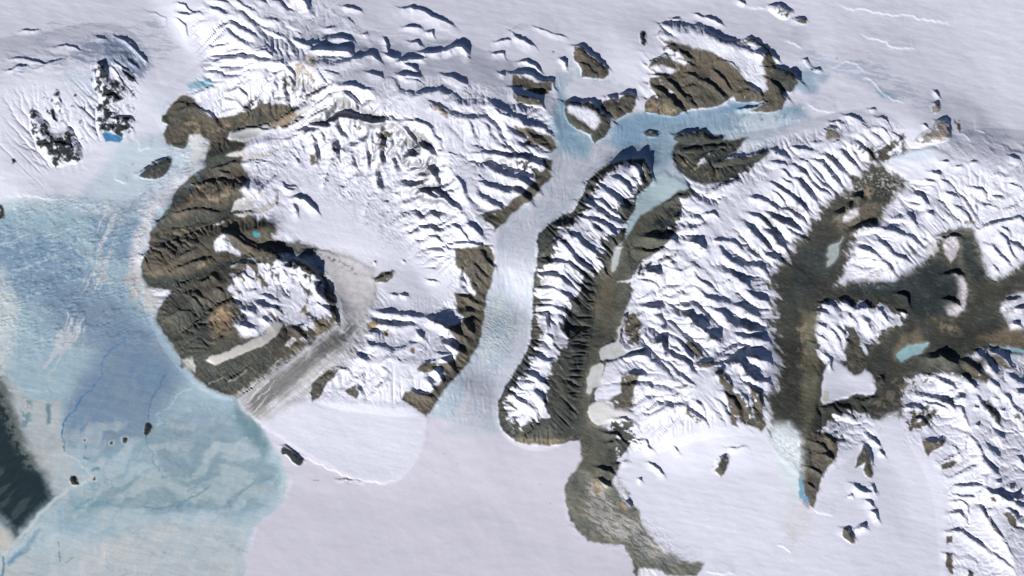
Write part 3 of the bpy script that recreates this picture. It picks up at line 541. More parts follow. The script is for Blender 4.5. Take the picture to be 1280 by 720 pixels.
# ---------------------------------------------------------------- crests
# per tile: shadow width, sunny flank width : crest line, some short wide ones only made to cast dark spots (quarter units inside the tile)
CREST = {
'w': """7 11:435,140 455,190 462,250 450,300|5 9:558,180 545,240 530,300 500,360|7 9:695,180 712,230 715,290|5 9:830,280 860,300 870,340|5 10:570,460 600,420 640,380 680,340|6 9:490,360 515,355 500,420|7 10:765,340 782,400 770,430|4 9:700,560 720,500 760,440
4 8:820,640 850,600 900,550|4 8:930,660 970,630|7 10:820,110 850,125 880,160|4 8:780,120 800,180 790,250|5 9:245,180 300,185 400,150|6 9:400,170 430,140 480,130|5 11:330,470 400,475 440,510 470,545|4 9:350,500 365,560|5 9:265,440 260,500 230,540|5 8:170,340 160,300 230,290
5 9:60,300 130,290 250,300|5 8:200,440 240,380 265,360|4 9:290,400 320,430 360,430|5 10:620,330 650,300 640,260|5 8:610,260 640,210 690,200|6 9:1030,330 1070,370 1080,410|5 10:870,400 950,400|4 9:380,150 385,200 400,240|5 9:330,240 360,270 380,300|4 9:580,60 560,120 600,160|5 10:920,230 960,270 990,300
5 9:60,370 110,400 130,440|4 9:640,470 620,440 600,430|4 9:540,260 560,250 570,230|5 9:740,90 730,150 740,190""",
'a1': """2.5 8:880,20 930,25 960,60 930,75|4 9:890,65 940,78 1010,72|4 10:1050,45 1100,55 1150,80|3 8:1060,5 1110,10 1150,25|2.5 8:1060,240 1110,235 1150,225|4.5 14:1030,340 1080,315 1140,295 1200,285 1280,290
3 12:960,480 1010,455 1060,435|5 10:1160,455 1200,450 1240,480|5 9:1140,505 1180,510 1210,545|3.5 6:500,320 520,350 540,390|4 7:610,350 650,390 680,415|3 6:580,310 620,340 650,360|3 6:600,190 660,230 720,290|3 6:690,260 740,310
2.5 6:640,290 700,350|3 6:570,180 640,205 690,240|2.5 6:560,330 600,380 630,430|1 10:740,60 790,70 830,90 830,130|3 8:1200,60 1250,100 1280,130|3 8:1180,0 1230,40 1280,60|3 8:1150,110 1210,150 1280,180
2.5 8:880,90 930,130 940,180|3 8:1140,150 1180,190 1230,230|3 7:40,360 90,340 150,335|2 8:60,300 150,300 260,330|2 7:280,240 350,235 420,260|2 7:100,160 160,150 200,150|2.5 8:480,180 540,200|2 8:180,350 240,320 330,300
3 8:300,470 310,510 290,560|3 8:265,560 275,600|4 8:520,480 560,480 590,500|4 8:560,600 600,590 660,600|3 8:860,530 900,510 960,530 990,570|4 14:880,560 960,520 1040,560 1090,620|3 10:1120,560 1200,540 1270,560""",
'b1': """9 12:180,20 215,0 250,15 270,60|3.5 12:80,5 130,20 180,60|6 12:40,100 90,105 130,120|3 8:20,10 60,20|3 8:430,40 480,45 530,60|4 16:730,50 780,45 830,60 880,85 940,110 985,130|3.5 8:740,145 780,140 830,150|3.5 8:850,170 880,165 890,185
3.5 10:770,215 810,215 830,235|5 10:820,272 880,272 930,268|7 10:930,265 980,247 1030,242 1055,265 1055,285|4 8:200,215 240,225 300,225 350,240|5 8:250,235 290,245|10 8:275,265 330,262 400,265 460,265 480,280|5 8:390,200 440,195 490,210
5 14:300,322 400,320 470,312 540,295 580,280 620,310|4 8:640,195 655,220 660,270|5 8:700,320 740,312 800,302 860,292|4.5 8:740,320 780,340 810,360|5 9:710,380 760,385 830,395|3.5 8:740,400 790,410 830,420|4.5 12:940,380 990,395 1060,430
5 18:700,410 715,450 760,470 800,480 860,465 920,460 980,475 1030,510 1080,515 1150,500|6 12:1150,500 1200,540 1280,580|6 14:0,305 60,315 130,320 150,330 185,365|6 14:400,425 450,430 520,440 600,470|3 8:340,360 380,370 420,380|6 12:430,470 470,490 490,510
3 12:290,580 330,565 380,540 430,540 470,550|9 22:415,560 460,580 520,600 580,620 640,625 690,615|9 22:680,610 720,640 760,680 800,720|5 22:690,620 760,610 830,620 880,650 895,685|5 20:860,510 900,530 960,560 1010,580 1060,595 1150,590
5 12:1150,630 1165,660 1185,690|3.5 10:1180,270 1230,270 1240,290|6 12:1180,545 1230,575 1280,590|3 8:0,640 60,655 140,640 200,615 260,590|2.5 7:0,250 60,240 100,270|4 9:10,265 60,262 90,285|3 8:330,210 370,195 420,215|3 8:540,180 560,170|3 8:330,300 420,295 460,310
3 8:250,490 310,470 380,430|2.5 8:280,550 340,510 400,470|4 10:300,630 340,625 370,640|5 10:200,660 240,650 260,680|5 10:290,690 330,670 340,710|4 10:440,520 460,540 460,560|4 12:510,630 560,610 560,660|4 12:590,640 650,630 700,690
3 8:1200,215 1250,200 1280,205|3 10:560,370 600,380 640,400|3 8:350,150 400,145|2.5 8:210,170 240,180|3 8:460,95 500,130|2.5 8:90,160 130,190|4 8:640,270 700,300 720,290|3 8:1220,370 1250,380|4 12:870,530 890,560|5 12:80,420 110,380 160,360
5 12:1060,600 1080,640 1090,680|3 8:140,420 170,390 190,420|2 20:300,330 340,400 380,440""",
'c1': """3.5 12:0,165 40,200 70,215 110,235|2 7:110,135 160,155 210,175 270,190|4 8:30,315 70,310 120,330 150,365|6 14:0,375 50,375 100,385 150,410 200,410 205,440|6 12:0,450 30,480 80,495 130,505 145,525|3 8:30,520 60,560 75,580
7 14:0,580 40,600 90,640|5 10:80,625 150,640 210,690|5 12:310,235 350,240 390,275 430,310 480,345|5 6:240,300 265,315 268,345|3 5:650,165 660,200 670,215|5 25:260,520 300,512 350,515 400,520|8 25:400,520 440,560 495,600|5 10:470,490 510,488 530,505
6 14:540,480 590,470 615,490|4 20:740,125 790,115 850,125 900,135 950,130|5 20:950,130 980,165 1030,195 1080,205 1140,215|5 10:1140,235 1200,265 1270,295|4 8:1150,205 1200,200 1250,230|4 9:1200,260 1280,280|3 8:800,95 840,95|3.5 9:960,85 1010,100 1050,118|2 7:910,70 970,90
2.5 8:720,180 750,160|3 10:760,240 800,225 820,240|3.5 10:680,330 720,300 760,280 810,285|6 10:820,260 870,280 900,300|6 10:820,300 870,310 910,340|4 10:690,380 740,380 800,385|8 16:690,430 740,460 790,490 850,550|6 10:870,370 920,385 980,410|7 10:930,405 1000,430 1060,490
5 16:670,500 720,480 780,510 820,560|5 12:1150,410 1200,440 1240,470 1250,500|4 10:1120,470 1170,455 1210,470 1230,500|4 6:1130,550 1190,545 1250,525 1280,515|3 8:1250,340 1280,345|2 6:652,665 690,655 735,658|5 12:810,680 850,665 900,660 950,662 990,680|3 8:840,400 880,380
6 10:760,400 820,440 860,500|5 12:1000,350 1060,400 1100,460|4 10:1040,300 1100,320 1150,370|4 8:1130,0 1170,20|3 8:340,320 380,330 400,360|3 10:860,440 900,420 930,440|5 8:380,510 410,520|4 9:100,625 120,640""",
'd1': """3 8:0,30 60,25 90,35|4 8:130,100 160,92 190,100|4 9:0,270 30,290 50,310|4 10:0,345 60,345 100,360|7 22:100,360 130,380 155,410|6 20:0,400 40,430 60,460 90,490|3 6:240,345 265,352|2.5 6:170,300 195,305|3.5 10:310,615 340,610 380,615|3.5 10:380,580 420,590 470,615|6 12:275,680 310,640 340,640
3 8:500,550 530,545|3 14:540,590 580,600 620,660 680,720|3 8:210,715 270,712|3 7:320,715 355,705|3 7:830,455 850,485|2.5 7:770,625 790,640|3 8:820,520 850,518|3 8:840,605 880,600 905,640|2 10:440,600 500,650 560,700|3 10:480,640 560,640 620,700""",
'a2': """5 18:880,350 960,330 1050,330 1110,345|6 25:960,240 1000,205 1060,190 1140,190 1220,210|5 10:1060,130 1120,110 1200,90|4 16:760,440 790,390 850,350|5 20:760,560 790,520 860,490 940,480 1000,490|6 16:860,660 900,620 980,590 1060,570|9 14:1120,500 1140,450 1180,470 1280,520|5 10:1160,600 1240,590 1280,600
4 9:693,150 730,128 780,90 850,72|5 8:200,10 280,0 350,10|4 14:900,470 1000,440 1100,410|3 10:1070,400 1150,370|4 10:1090,130 1150,150|2 12:860,520 880,560|5 14:900,560 960,540 990,520|5 9:1000,690 1060,660 1100,680|4 10:1160,680 1220,640 1260,670|5 10:1140,440 1220,470 1280,510|4 12:1180,340 1280,350
4 10:740,620 720,560 780,500""",
'b2': """8 25:800,0 860,30 900,70 930,100|7 20:920,110 970,140 1010,180 1040,230 1050,270|8 20:840,240 900,270 960,290 1010,330 1050,380|7 14:1040,400 1090,420 1130,465|5 10:870,110 880,150 920,205|4 10:980,400 1020,430 1070,490|5 9:670,80 700,100 715,145|5 9:540,0 560,50 560,105|7 8:290,20 305,60 300,100
4 8:620,60 640,80 620,105|4 9:330,220 350,180 360,140|4 9:360,140 400,60 410,10|4 9:410,270 440,235 500,180 520,140|3 8:430,175 460,130 490,110|6 8:600,150 615,170 605,190 630,230|4 9:540,330 580,280 600,240|3 7:655,440 690,390 740,350|3 7:775,460 800,435|3 7:820,270 850,240
4 10:880,230 920,250 945,270|6 13:1100,190 1150,205 1210,225 1280,250|5 12:1100,215 1120,260 1180,295 1240,335|5 12:1190,120 1230,150 1280,170|3.5 8:1090,15 1140,35|3 8:960,50 1030,60|5 9:1080,55 1150,50 1220,60 1280,75|5 8:1110,160 1140,185|5 5:1000,500 1080,500 1180,515
7 8:1120,530 1150,580 1190,620|3.5 9:895,465 940,500|4 10:180,270 230,275 270,300 310,345|3 8:80,160 105,165|3 8:130,190 150,215 200,215|3 9:80,310 105,290 110,250|2 8:200,300 215,370|12 24:0,525 60,530 130,550 180,580|13 26:180,590 230,600 290,640 330,690 360,720
4 8:590,675 640,665 685,635|3 8:890,580 910,590|2.5 8:860,675 910,690|2 5:735,580 750,590|3 8:720,190 760,195|3 8:690,250 720,260|3 8:0,100 60,70 130,20|3 9:0,260 60,200 90,170|3 9:160,60 190,90 220,90|4 10:760,0 800,30|3 8:190,20 220,60|3 8:430,30 470,60
4 8:60,640 130,620 180,680|4 8:0,600 60,590|5 12:160,720 190,660 230,650|3 7:590,600 600,590|4 9:740,200 780,220 820,200|3 9:760,350 800,340 840,380|3 9:860,330 900,350 930,390|3 9:830,420 880,410 920,440|3 9:640,290 680,290|2.5 8:730,350 760,350""",
'c2': """4 14:365,230 420,225 470,230 520,270|6 12:370,205 440,160 520,105 590,80 650,82|8 9:590,90 620,120 640,150 650,190|5 16:480,160 530,180 570,205 600,250|5 14:420,200 480,240 540,290 580,330|5 16:330,290 380,300 420,320 480,360|5 16:350,370 400,400 440,450|5 12:370,370 430,390 480,420 520,460
6 18:270,450 320,470 370,520 430,560|6 18:230,480 280,530 330,590 400,640|5 16:160,600 220,590 280,600 340,630 380,670|5 14:120,660 180,650 240,670 290,710|4 8:200,410 250,400 300,395|4 10:150,540 200,500 240,470|4 8:320,350 370,330 420,330|8 8:655,80 680,130 700,185
9 14:650,465 720,470 800,475|9 10:800,370 840,355|11 12:880,490 930,500 960,530|12 12:660,640 700,640 740,660|5 12:1180,270 1230,270 1280,300|4 10:940,350 1000,345 1030,370|7 8:900,370 940,375|6 14:1020,510 1050,550 1100,590 1150,620|6 14:1040,620 1100,650 1150,690 1190,720
5 14:780,620 840,640 900,600 960,640|5 14:890,630 950,690 1000,720|6 16:1150,390 1200,440 1250,490 1280,520|5 12:1180,350 1230,370 1280,400|5 12:1000,480 1040,490|6 7:790,600 810,600|4 10:1230,590 1260,630 1280,660|6 14:0,70 60,75 120,95 180,125|7 12:0,170 60,190 130,240|8 14:0,235 50,250 90,290
4 12:820,60 860,30 920,20 1000,15 1090,8|4 9:920,90 960,50 1020,40|6 14:980,230 1060,200 1130,190|5 10:1000,100 1080,70 1180,60 1280,40|4 12:760,300 830,260 870,250|5 12:860,420 920,420 960,400|5 12:640,530 700,540 760,520|4 10:1030,480 1100,490 1150,540
4 10:1170,430 1230,470|5 12:1060,700 1110,660|4 12:640,680 720,700|3 10:260,560 300,580 330,620|4 12:400,280 450,290 490,330|5 12:560,440 520,500|4 10:460,440 500,480 540,520|4 10:400,560 450,600 480,660""",
'd2': """4 10:0,30 50,40 90,60|4 10:110,20 180,30 240,40|4 10:0,90 50,100 90,115|4 10:210,80 260,90 300,130 310,165|4.5 14:270,60 310,80 350,120|5 12:360,40 400,80 440,110|5 12:450,0 490,40 520,75|5 13:110,110 150,125 190,165|4 10:60,130 110,170|5 15:0,190 60,230 110,260|5 15:110,260 160,300 200,350
4.5 10:0,230 50,260 80,300|4.5 14:140,180 190,220 240,290|6 14:0,350 60,385 110,400 160,440|4 10:0,300 40,330|6 13:0,440 40,480 90,540|4 12:80,420 130,450 190,470|5 8:0,560 40,570 70,600|4 10:150,80 200,100|4 10:280,110 320,150|9 10:420,265 470,270|10 10:330,375 380,340 420,300
10 10:400,440 470,420 540,415|3 9:860,90 895,92|6 12:810,145 860,155|5 10:770,185 830,190|6 13:720,250 760,260 800,310|6 12:690,350 710,370 735,410|4 9:780,210 820,220|7 9:790,345 815,355|5 14:560,420 620,435 680,455 740,490|5 12:590,530 640,560 690,580|6 12:440,520 500,535 540,555
5.5 12:560,590 600,610 620,640|3 9:470,570 540,590|5 9:620,370 660,360|4 9:720,300 760,310|4 12:540,485 600,520 650,590|6 15:870,495 910,465 960,465|6 10:870,660 920,640 970,660|5 12:1060,430 1120,400 1180,385 1250,370 1280,390|6 13:1110,510 1150,550 1200,600|5 14:1140,430 1190,480 1230,560
5 12:1230,500 1280,540|4 8:1200,60 1250,80|4 10:1150,410 1200,440|4 10:210,200 250,230 290,240|4 10:320,170 360,200|3 10:60,170 110,200|4 10:190,240 230,290|3.5 10:100,330 150,360 190,400|4 9:430,550 400,600|4 12:1120,600 1150,640|4 10:880,240 930,260|3 10:930,310 980,340 1010,390|3 9:850,180 900,200
3 9:1000,100 1040,90|3 9:920,120 960,110|3 9:1100,160 1160,150|3 9:1020,220 1080,240|3 9:1120,260 1190,270|3 9:1060,300 1140,320|3 9:1200,200 1260,220|3.5 9:1180,330 1240,310""",
'a3': """4 12:920,30 980,20 1040,60|4 14:1060,160 1070,120 1110,80 1170,60|6 12:1200,180 1250,200 1280,205|5 8:960,40 1000,80|5 10:1160,70 1220,90|5 9:1180,110 1240,100 1280,120|4 10:1240,20 1280,10|3 10:1060,270 1130,240|3 12:840,140 900,110 960,120|4 8:1080,0 1120,20""",
'b3': """6 10:600,115 660,125 720,130 800,140 850,150|5 11:590,160 640,175 700,190 760,190 800,185|10 12:850,150 920,180 980,210 1040,240|6 6:1010,40 1060,50 1120,80|4 14:540,295 570,275 620,290 680,300 730,300 780,270 820,275|6 10:800,215 820,240 840,250|7 10:490,360 520,340 550,360|6 10:400,405 440,405 470,420
5 10:620,380 670,340 690,310|4 10:510,460 540,430|5 9:590,530 620,490 660,445|4.5 9:500,470 530,520|3 8:700,340 730,370|4 10:620,390 660,420|6 15:770,510 830,530 890,545|5 9:820,430 860,370 920,360|15 18:290,0 330,30 370,60|8 10:380,110 400,140 405,180|5 12:200,190 240,180 290,150|8 12:200,200 230,230 260,265
5 10:0,70 60,95 120,105|4 10:20,30 80,50 120,70|7 10:30,150 70,180|5 10:290,150 320,190 360,200|8 9:300,70 350,100 390,120|8 8:1040,170 1060,210 1090,230|8 8:970,270 1000,300 1040,330|7 8:920,350 960,370 1000,420|7 8:880,400 920,430 940,480|6 9:1030,110 1080,120|7 9:860,460 880,480 900,520|4 10:300,500 340,440 400,420
4 12:290,530 360,450 420,430|3.5 8:720,30 760,40|3 8:680,30 710,35|6 9:550,280 600,290|5 9:560,225 600,215|3.5 9:900,320 960,330""",
'c3': """4 10:110,110 140,95 200,90 250,110 300,150|5 14:240,10 290,50 340,95|4 12:200,0 260,30 300,80|5 9:170,120 170,180 165,230 205,265|5 12:130,345 170,360 205,360|6 12:75,425 120,445 170,480|5 12:100,510 150,540 165,580|6 12:0,530 50,570 100,610|5 10:230,130 260,170 280,240|4 8:60,480 120,470
11 10:660,90 700,100 740,95|6 9:700,130 740,150|5 8:740,190 760,205|11 9:700,280 740,270 750,310|10 12:850,145 880,145 900,170|18 14:890,180 940,200 960,220|16 14:960,240 1000,250 1030,270|5 12:840,340 880,380 890,400|5 10:800,300 850,330|5 10:900,380 950,370 1000,370
12 12:1090,380 1130,370 1160,410|7 12:1160,410 1200,450 1280,470|8 11:1150,330 1200,345 1280,370|6 14:920,0 970,50 1030,60 1100,80|6 14:1100,80 1170,110 1240,150|7 18:1000,100 1060,140 1100,180|7 16:1100,180 1180,195 1240,215|6 12:1090,220 1150,240 1280,270|5 12:1160,0 1200,40 1280,70
4.5 20:690,640 740,610 800,570|4 10:800,570 805,540 830,530|5 15:800,575 860,590 900,620 945,650|6 10:910,560 940,590|4 7:680,480 690,500|5 10:1010,440 1040,415|4 10:1050,520 1110,560 1130,620|4 10:1120,500 1170,560 1200,640|5 9:1060,440 1090,490|5 9:1180,480 1230,530 1260,600|4 9:850,440 900,480
5 8:560,180 600,150 650,130|4 8:590,220 640,190|8 8:540,440 590,430 650,430|6 9:560,350 620,330 680,340|7 9:500,660 560,655 620,690|5 9:820,260 860,310 890,350|4 9:640,60 700,20|5 9:1140,440 1200,430|4 9:690,360 720,370|4 9:840,500 880,480|5 9:560,520 590,480 620,470|5 10:780,330 820,300""",
'd3': """5 9:260,80 310,80 350,100|6 9:350,60 390,80 430,100|5 9:240,120 290,120|10 9:430,110 480,95 510,100|7 9:470,150 500,190 520,220|5 9:330,180 370,220 400,280|5 9:540,100 570,130 600,170|5 9:240,180 290,200|5 9:300,190 340,240 370,310|4 8:240,230 290,260|6 8:260,310 310,360 310,400|4 8:640,110 690,130
5 8:400,130 440,170|4 8:210,270 260,270|6 10:640,30 690,40 700,90|7 10:780,440 840,450 920,490|6 11:720,520 800,540 870,560 920,600|9 10:1040,320 1090,360 1130,420|7 10:1090,325 1160,335 1220,400|5 10:960,360 1020,390 1060,430|6 10:1040,540 1080,600 1140,640 1160,690|5 10:960,600 980,650 1000,700
6 11:1170,520 1230,600 1280,650|8 6:950,545 975,550|7 6:1020,595 1045,600|10 6:1150,610 1185,615|5 5:1130,552 1150,555|6 6:1030,680 1055,685|10 6:1230,520 1270,530|4 10:330,570 400,600 430,660|5 10:260,600 320,590 370,640|5 9:420,550 480,560 540,545|4 9:460,580 490,640
7 9:680,600 730,590 780,610|6 9:780,570 840,580 900,610|5 10:700,660 760,650 800,690|4 10:540,480 570,440|10 12:790,350 860,340 940,380|7 10:960,430 1000,470 1040,500|5 9:900,510 930,530|5 9:1170,100 1200,60 1260,50|6 9:1220,180 1260,190|6 9:1230,110 1280,100|5 9:870,60 920,60 960,90
4 9:1200,430 1240,470 1280,480|5 9:1100,460 1150,500""",
'a4': "",
'b4': """3 5:130,70 150,65 190,100 240,140|1.5 5:400,240 450,235 540,250""",
'c4': """4 12:625,75 640,40 660,35|4 12:660,35 680,75 700,90|4 9:680,155 720,175 760,215|4 6:635,235 648,245|6 10:570,340 600,375|3 9:570,335 585,305|3 8:810,70 830,100|5 8:1015,180 1045,130 1072,118|6 9:425,180 480,190 510,210|6 10:430,235 490,275|3.5 9:510,165 580,140|4 9:470,60 520,40 560,80|4 9:460,0 520,10 580,60
2 10:1070,80 1170,70""",
'd4': """4.5 9:490,10 530,40 555,75|4 8:555,90 580,120|8 10:780,40 830,55 870,35|5 11:860,155 920,120 975,90|5 9:975,90 985,40 1000,8|4 13:905,225 960,205 1040,165 1055,150|4 13:930,270 1000,265 1070,265|4 10:1070,260 1085,230 1100,205|4 11:940,315 1000,325 1040,330|3.5 9:1040,330 1055,295
5 10:920,350 970,345 995,370|3.5 8:990,410 995,370|6 11:910,410 950,400 980,430|5 10:895,500 930,490 970,495|6 20:1000,10 1040,60 1070,130 1110,180 1150,220|6 15:1080,50 1120,90 1150,120|8 15:1080,280 1140,310 1190,340 1280,375|5 11:1100,430 1130,480 1170,530|4 11:1060,370 1090,430|5 16:970,500 1030,540 1080,590
6 9:1180,380 1230,410 1245,440|9 5:1200,275 1225,280|12 6:1220,330 1245,335|6 5:1130,248 1155,250|6 9:890,610 925,620|6 10:440,490 470,470 490,480|5 10:510,390 530,400 550,440|5 12:420,260 450,285 510,300 530,290|4 9:520,260 535,310|3 8:400,330 420,310|4 9:1000,690 1015,720|5 10:370,485 400,490 430,530
5 9:480,60 500,100 520,160|5 9:270,10 310,30 330,60|5 9:220,100 280,110 320,140|5 8:200,40 260,60 290,100|5 8:180,170 230,190 260,210|4 8:190,250 230,280|4 12:480,340 530,370|4 10:1250,120 1280,160|5 12:1140,0 1180,40|4 10:930,75 950,90|2 14:1120,600 1180,640 1240,720|3 12:1130,510 1190,560 1240,640""",
}
# scarps: step lines whose steep face looks at the sun (thin bright lines)
SCARP = {
'd1': "320,5 400,40 450,40 530,60 620,75 720,80 800,100 870,115 960,130|460,160 500,190 560,200 590,205 620,240 700,240 760,240|310,345 350,320 400,310 440,325 470,350 500,365|460,385 500,395 540,440 580,480 640,505 690,520|190,510 230,545 290,560 340,560|80,200 130,215 170,250|930,670 980,680 1010,710|1020,650 1090,665",
'c1': "1115,0 1160,25 1210,35 1280,45|110,135 160,155 230,180|0,150 30,185",
'b4': "140,60 200,110 300,150 400,190 480,225 560,245 650,258 720,240",
'c4': "630,400 635,470 660,520 710,565 760,590 790,630 840,655 900,645 950,650|960,690 1040,710 1120,700",
'a2': "30,268 120,255 180,262 270,275 380,268|690,30 760,20|570,175 620,190 640,190",
'd4': "220,380 270,400 330,410|50,560 120,600",
}
CR = np.zeros((NY, NX), F)
mod = 0.97 + 0.25 * fbm(X / 7, Y / 7, 2, 51)
def jitter(p, k=0.04):
    for _ in range(2):
        q = [p[0]]
        for a, b in zip(p[:-1], p[1:]):
            d = b - a; n = np.array([-d[1], d[0]])
            q += [(a + b) / 2 + n * rng.normal(0, k), b]
        p = np.array(q)
    return p
HK = 0.56
def crest(p, b, l):
    global CR
    p = jitter(p)
    h0 = HK * b
    m = l + 3
    sl = crop(p, m + 6)
    d, ex, ey, t, L, _ = near(p, sl, False, QX, QY)
    cosb = (ex * LX + ey * LY) / (d + 1e-3)
    w = l + (0.62 * b - l) * sm(-0.35, 0.35, cosb)
    tp = np.clip(np.minimum(t, L - t) / (0.22 * L + 0.5), 0, 1)
    prof = np.clip(1 - d / np.maximum(w, 1.0), 0, 1)
    prof = prof ** (1.0 + 0.5 * sm(0.3, -0.3, cosb))
    h = h0 * (0.35 + 0.65 * tp ** 0.7) * prof * mod[sl]
    CR[sl] = np.maximum(CR[sl], h) + 0.18 * np.minimum(CR[sl], h)
for tile, s in CREST.items():
    for e in s.replace('\n', '|').split('|'):
        if not e.strip(): continue
        a, c = e.split(':'); b, l = a.split()
        crest(pts(c, tile), float(b), float(l))
for tile, s in SCARP.items():
    for e in s.split('|'):
        p = jitter(pts(e, tile), 0.05)
        sl = crop(p, 26); d, ex, ey, t, L, _ = near(p, sl, False)
        cosb = (ex * LX + ey * LY) / (d + 1e-3)
        w = 2.0 + (22 - 2.0) * sm(-0.2, 0.2, cosb)
        tp = np.clip(np.minimum(t, L - t) / (0.2 * L), 0, 1)
        CR[sl] = np.maximum(CR[sl], 0.5 * tp * np.clip(1 - d / w, 0, 1) ** 1.2)

# ---------------------------------------------------------------- relief
fy_ = np.fft.fftfreq(NY)[:, None]; fx_ = np.fft.rfftfreq(NX)[None]
def blur(a, s):
    pad = np.fft.rfft2(a)
    return np.fft.irfft2(pad * np.exp(-2 * (math.pi * s) ** 2 * (fx_ ** 2 + fy_ ** 2)), s=a.shape).astype(F)
H = np.zeros((NY, NX), F)
mount = np.isin(LAB, [L_WEST, L_PEN, L_MID, L_EAST, L_SE, L_ISL, L_NW]).astype(F)
mount[LAB == L_SE] = 0; bm = 1.15 * blur(mount, 26) + 0.9 * blur((LAB == L_SE).astype(F), 40); H += 7 * np.clip(bm - 0.35, 0, 1)
names = {k: v[0] for k, v in OBJ.items()}
outc = np.isin(LAB, [k for k, n in names.items() if n in ('rock_outcrop', 'islet')]).astype(F)
H += 4.2 * np.clip(blur(outc, 3.0) - 0.30, 0, 1)
penm = (LAB == L_PEN).astype(F); H += 7 * np.clip(blur(penm, 8) - 0.35, 0, 1)
lobe_m = blur((LAB == L_LOBE).astype(F), 2.2); H += 0.55 * lobe_m
glm = np.isin(LAB, [k for k, n in names.items() if n == 'glacier' and k != L_LOBE]).astype(F)
H += 0.7 * blur(glm, 1.5)
shelf = blur(np.isin(LAB, [L_SHELF, L_SEA, L_WATER]).astype(F), 3)
# rough country: polygon, amplitude, wavelength, direction, stretch
ROUGH = [
 ("0,60 60,55 110,38 160,40 192,80 178,105 120,90 60,100 0,105", 0.7, 7, 12, 3),
 ("130,60 175,62 190,85 180,105 150,110 125,90", 1.1, 7, 50, 3),
 ("250,0 420,0 470,60 480,85 400,90 330,70 260,60", 1.5, 12, 20, 2.2),
 ("380,30 520,0 640,0 640,60 560,60 470,70", 0.28, 14, 10, 3),
 ("262,80 380,72 470,110 560,160 660,200 650,250 610,300 560,310 480,300 400,250 330,220 310,180 390,130 340,90", 1.1, 16, 112, 2.6),
 ("395,150 520,150 560,230 430,250 350,230 340,180", 0.8, 11, 112, 2.6),
 ("500,240 580,260 600,300 560,312 500,300", 0.9, 8, 30, 1.5),
 ("400,90 560,90 640,130 690,170 640,200 560,150 440,130", 0.7, 15, 20, 2.4),
 ("290,320 400,325 425,400 380,440 300,420 270,370", 1.8, 13, 60, 1.6),
 ("190,190 262,190 330,210 320,300 400,330 300,360 420,420 300,495 210,420 180,340", 0.8, 26, -25, 2.2),
 ("450,380 600,370 600,420 540,510 400,500", 0.8, 13, -30, 2),
 ("565,305 620,305 605,430 535,520 520,490 580,420", 1.8, 8, 40, 2.4),
 ("670,290 800,200 820,230 780,300 760,340 740,400 700,480 680,540 630,530 640,480 670,400", 1.7, 11, 42, 2.8),
 ("666,385 682,385 682,430 660,480 632,500 645,470 662,430", 1.3, 4, -10, 2.5),
 ("800,60 870,60 950,90 1000,100 985,130 800,148 800,100", 1.8, 11, 45, 2.4),
 ("780,330 860,240 1080,170 1080,240 1000,290 970,340 960,480 950,545 860,520 790,520 780,440", 1.5, 15, 45, 2.4),
 ("1085,190 1200,165 1350,190 1350,310 1240,300 1160,280 1110,260", 0.9, 8, 25, 1.9),
 ("1060,260 1170,260 1180,310 1120,350 1060,352", 0.9, 12, 40, 2.4),
 ("1020,380 1125,380 1110,410 1090,450 1055,460 1020,450", 1.5, 9, 45, 2.0),
 ("1000,530 1100,500 1100,550 1045,570 1015,630 1000,600", 1.3, 9, 55, 2.0),
 ("1130,480 1200,450 1350,440 1350,790 1190,790 1180,600 1130,550", 0.9, 15, 50, 2.4),
 ("705,600 770,570 800,640 880,700 860,720 790,700 710,660", 0.6, 6, -10, 2.0),
 ("740,400 780,400 800,560 770,580 740,520", 0.9, 8, -10, 2),
 ("30,130 110,130 110,215 30,215", 1.2, 7, 60, 1.5),
 ("110,75 170,75 170,175 110,170", 1.6, 8, 60, 1.8),
 ("640,470 720,470 740,550 640,555", 0.25, 6, 5, 2),
]
RG = np.zeros((NY, NX), F)
for i, (s, amp, wl, ang, st) in enumerate(ROUGH):
    p = pts(s); sl, d = inside(p, 8)
    m = sm(-7, 9, d)
    u, v = rot(RX[sl], RY[sl], ang, wl * st * 1.3, wl)
    n = ridged(u / 1.35, v / 1.35, 3, 60 + i, 0.38)
    RG[sl] += m * amp * (n - 0.4)
HILL = [   # broad swells: crest line, height, sunny flank, shaded flank
 ("345,78 400,90 428,105 440,130 500,158 530,160 560,200 590,270 605,300", 17, 95, 330),
 ("420,115 480,120 560,150 610,145 650,160", 4, 45, 70),
 ("800,205 770,215 735,270 705,330 690,380 690,430 660,500", 6, 22, 26),
 ("1090,150 1010,190 950,230 905,280 885,340 890,400 890,450 865,520", 9, 80, 160),
 ("1180,205 1150,260 1110,330", 6, 50, 90), ("1350,270 1290,230 1230,200 1180,190", 4, 60, 90),
 ("1190,470 1225,560 1245,640 1270,720", 5, 40, 60), ("1230,460 1300,500 1350,560", 5, 60, 60),
 ("390,440 470,445 540,460", 10, 175, 70), ("780,460 900,470 990,530", 9, 240, 90), ("1030,540 1100,520 1170,580", 3, 80, 60),
 ("0,95 60,90 120,80 170,85", 6, 130, 120), ("340,325 375,335 410,372", 5, 50, 14), ("470,385 540,395 600,420", 4, 55, 60),
 ("390,40 330,20 260,30", 3, 60, 90), ("800,65 870,55 960,70", 4, 50, 60), ("270,105 320,78 370,78", 4, 40, 50),
 ("330,180 270,195 235,225", 5, 16, 18), ("320,235 250,250 215,262", 5, 18, 18), ("335,285 260,300 205,335", 6, 20, 22), ("310,340 250,372 215,395", 5, 20, 20), ("350,375 300,405 262,440", 5, 25, 20),
 ("560,330 600,335", 3, 30, 40), ("1030,395 1110,392", 4, 35, 30), ("1030,470 1090,465", 3, 40, 30),
]
HB = np.zeros_like(H)
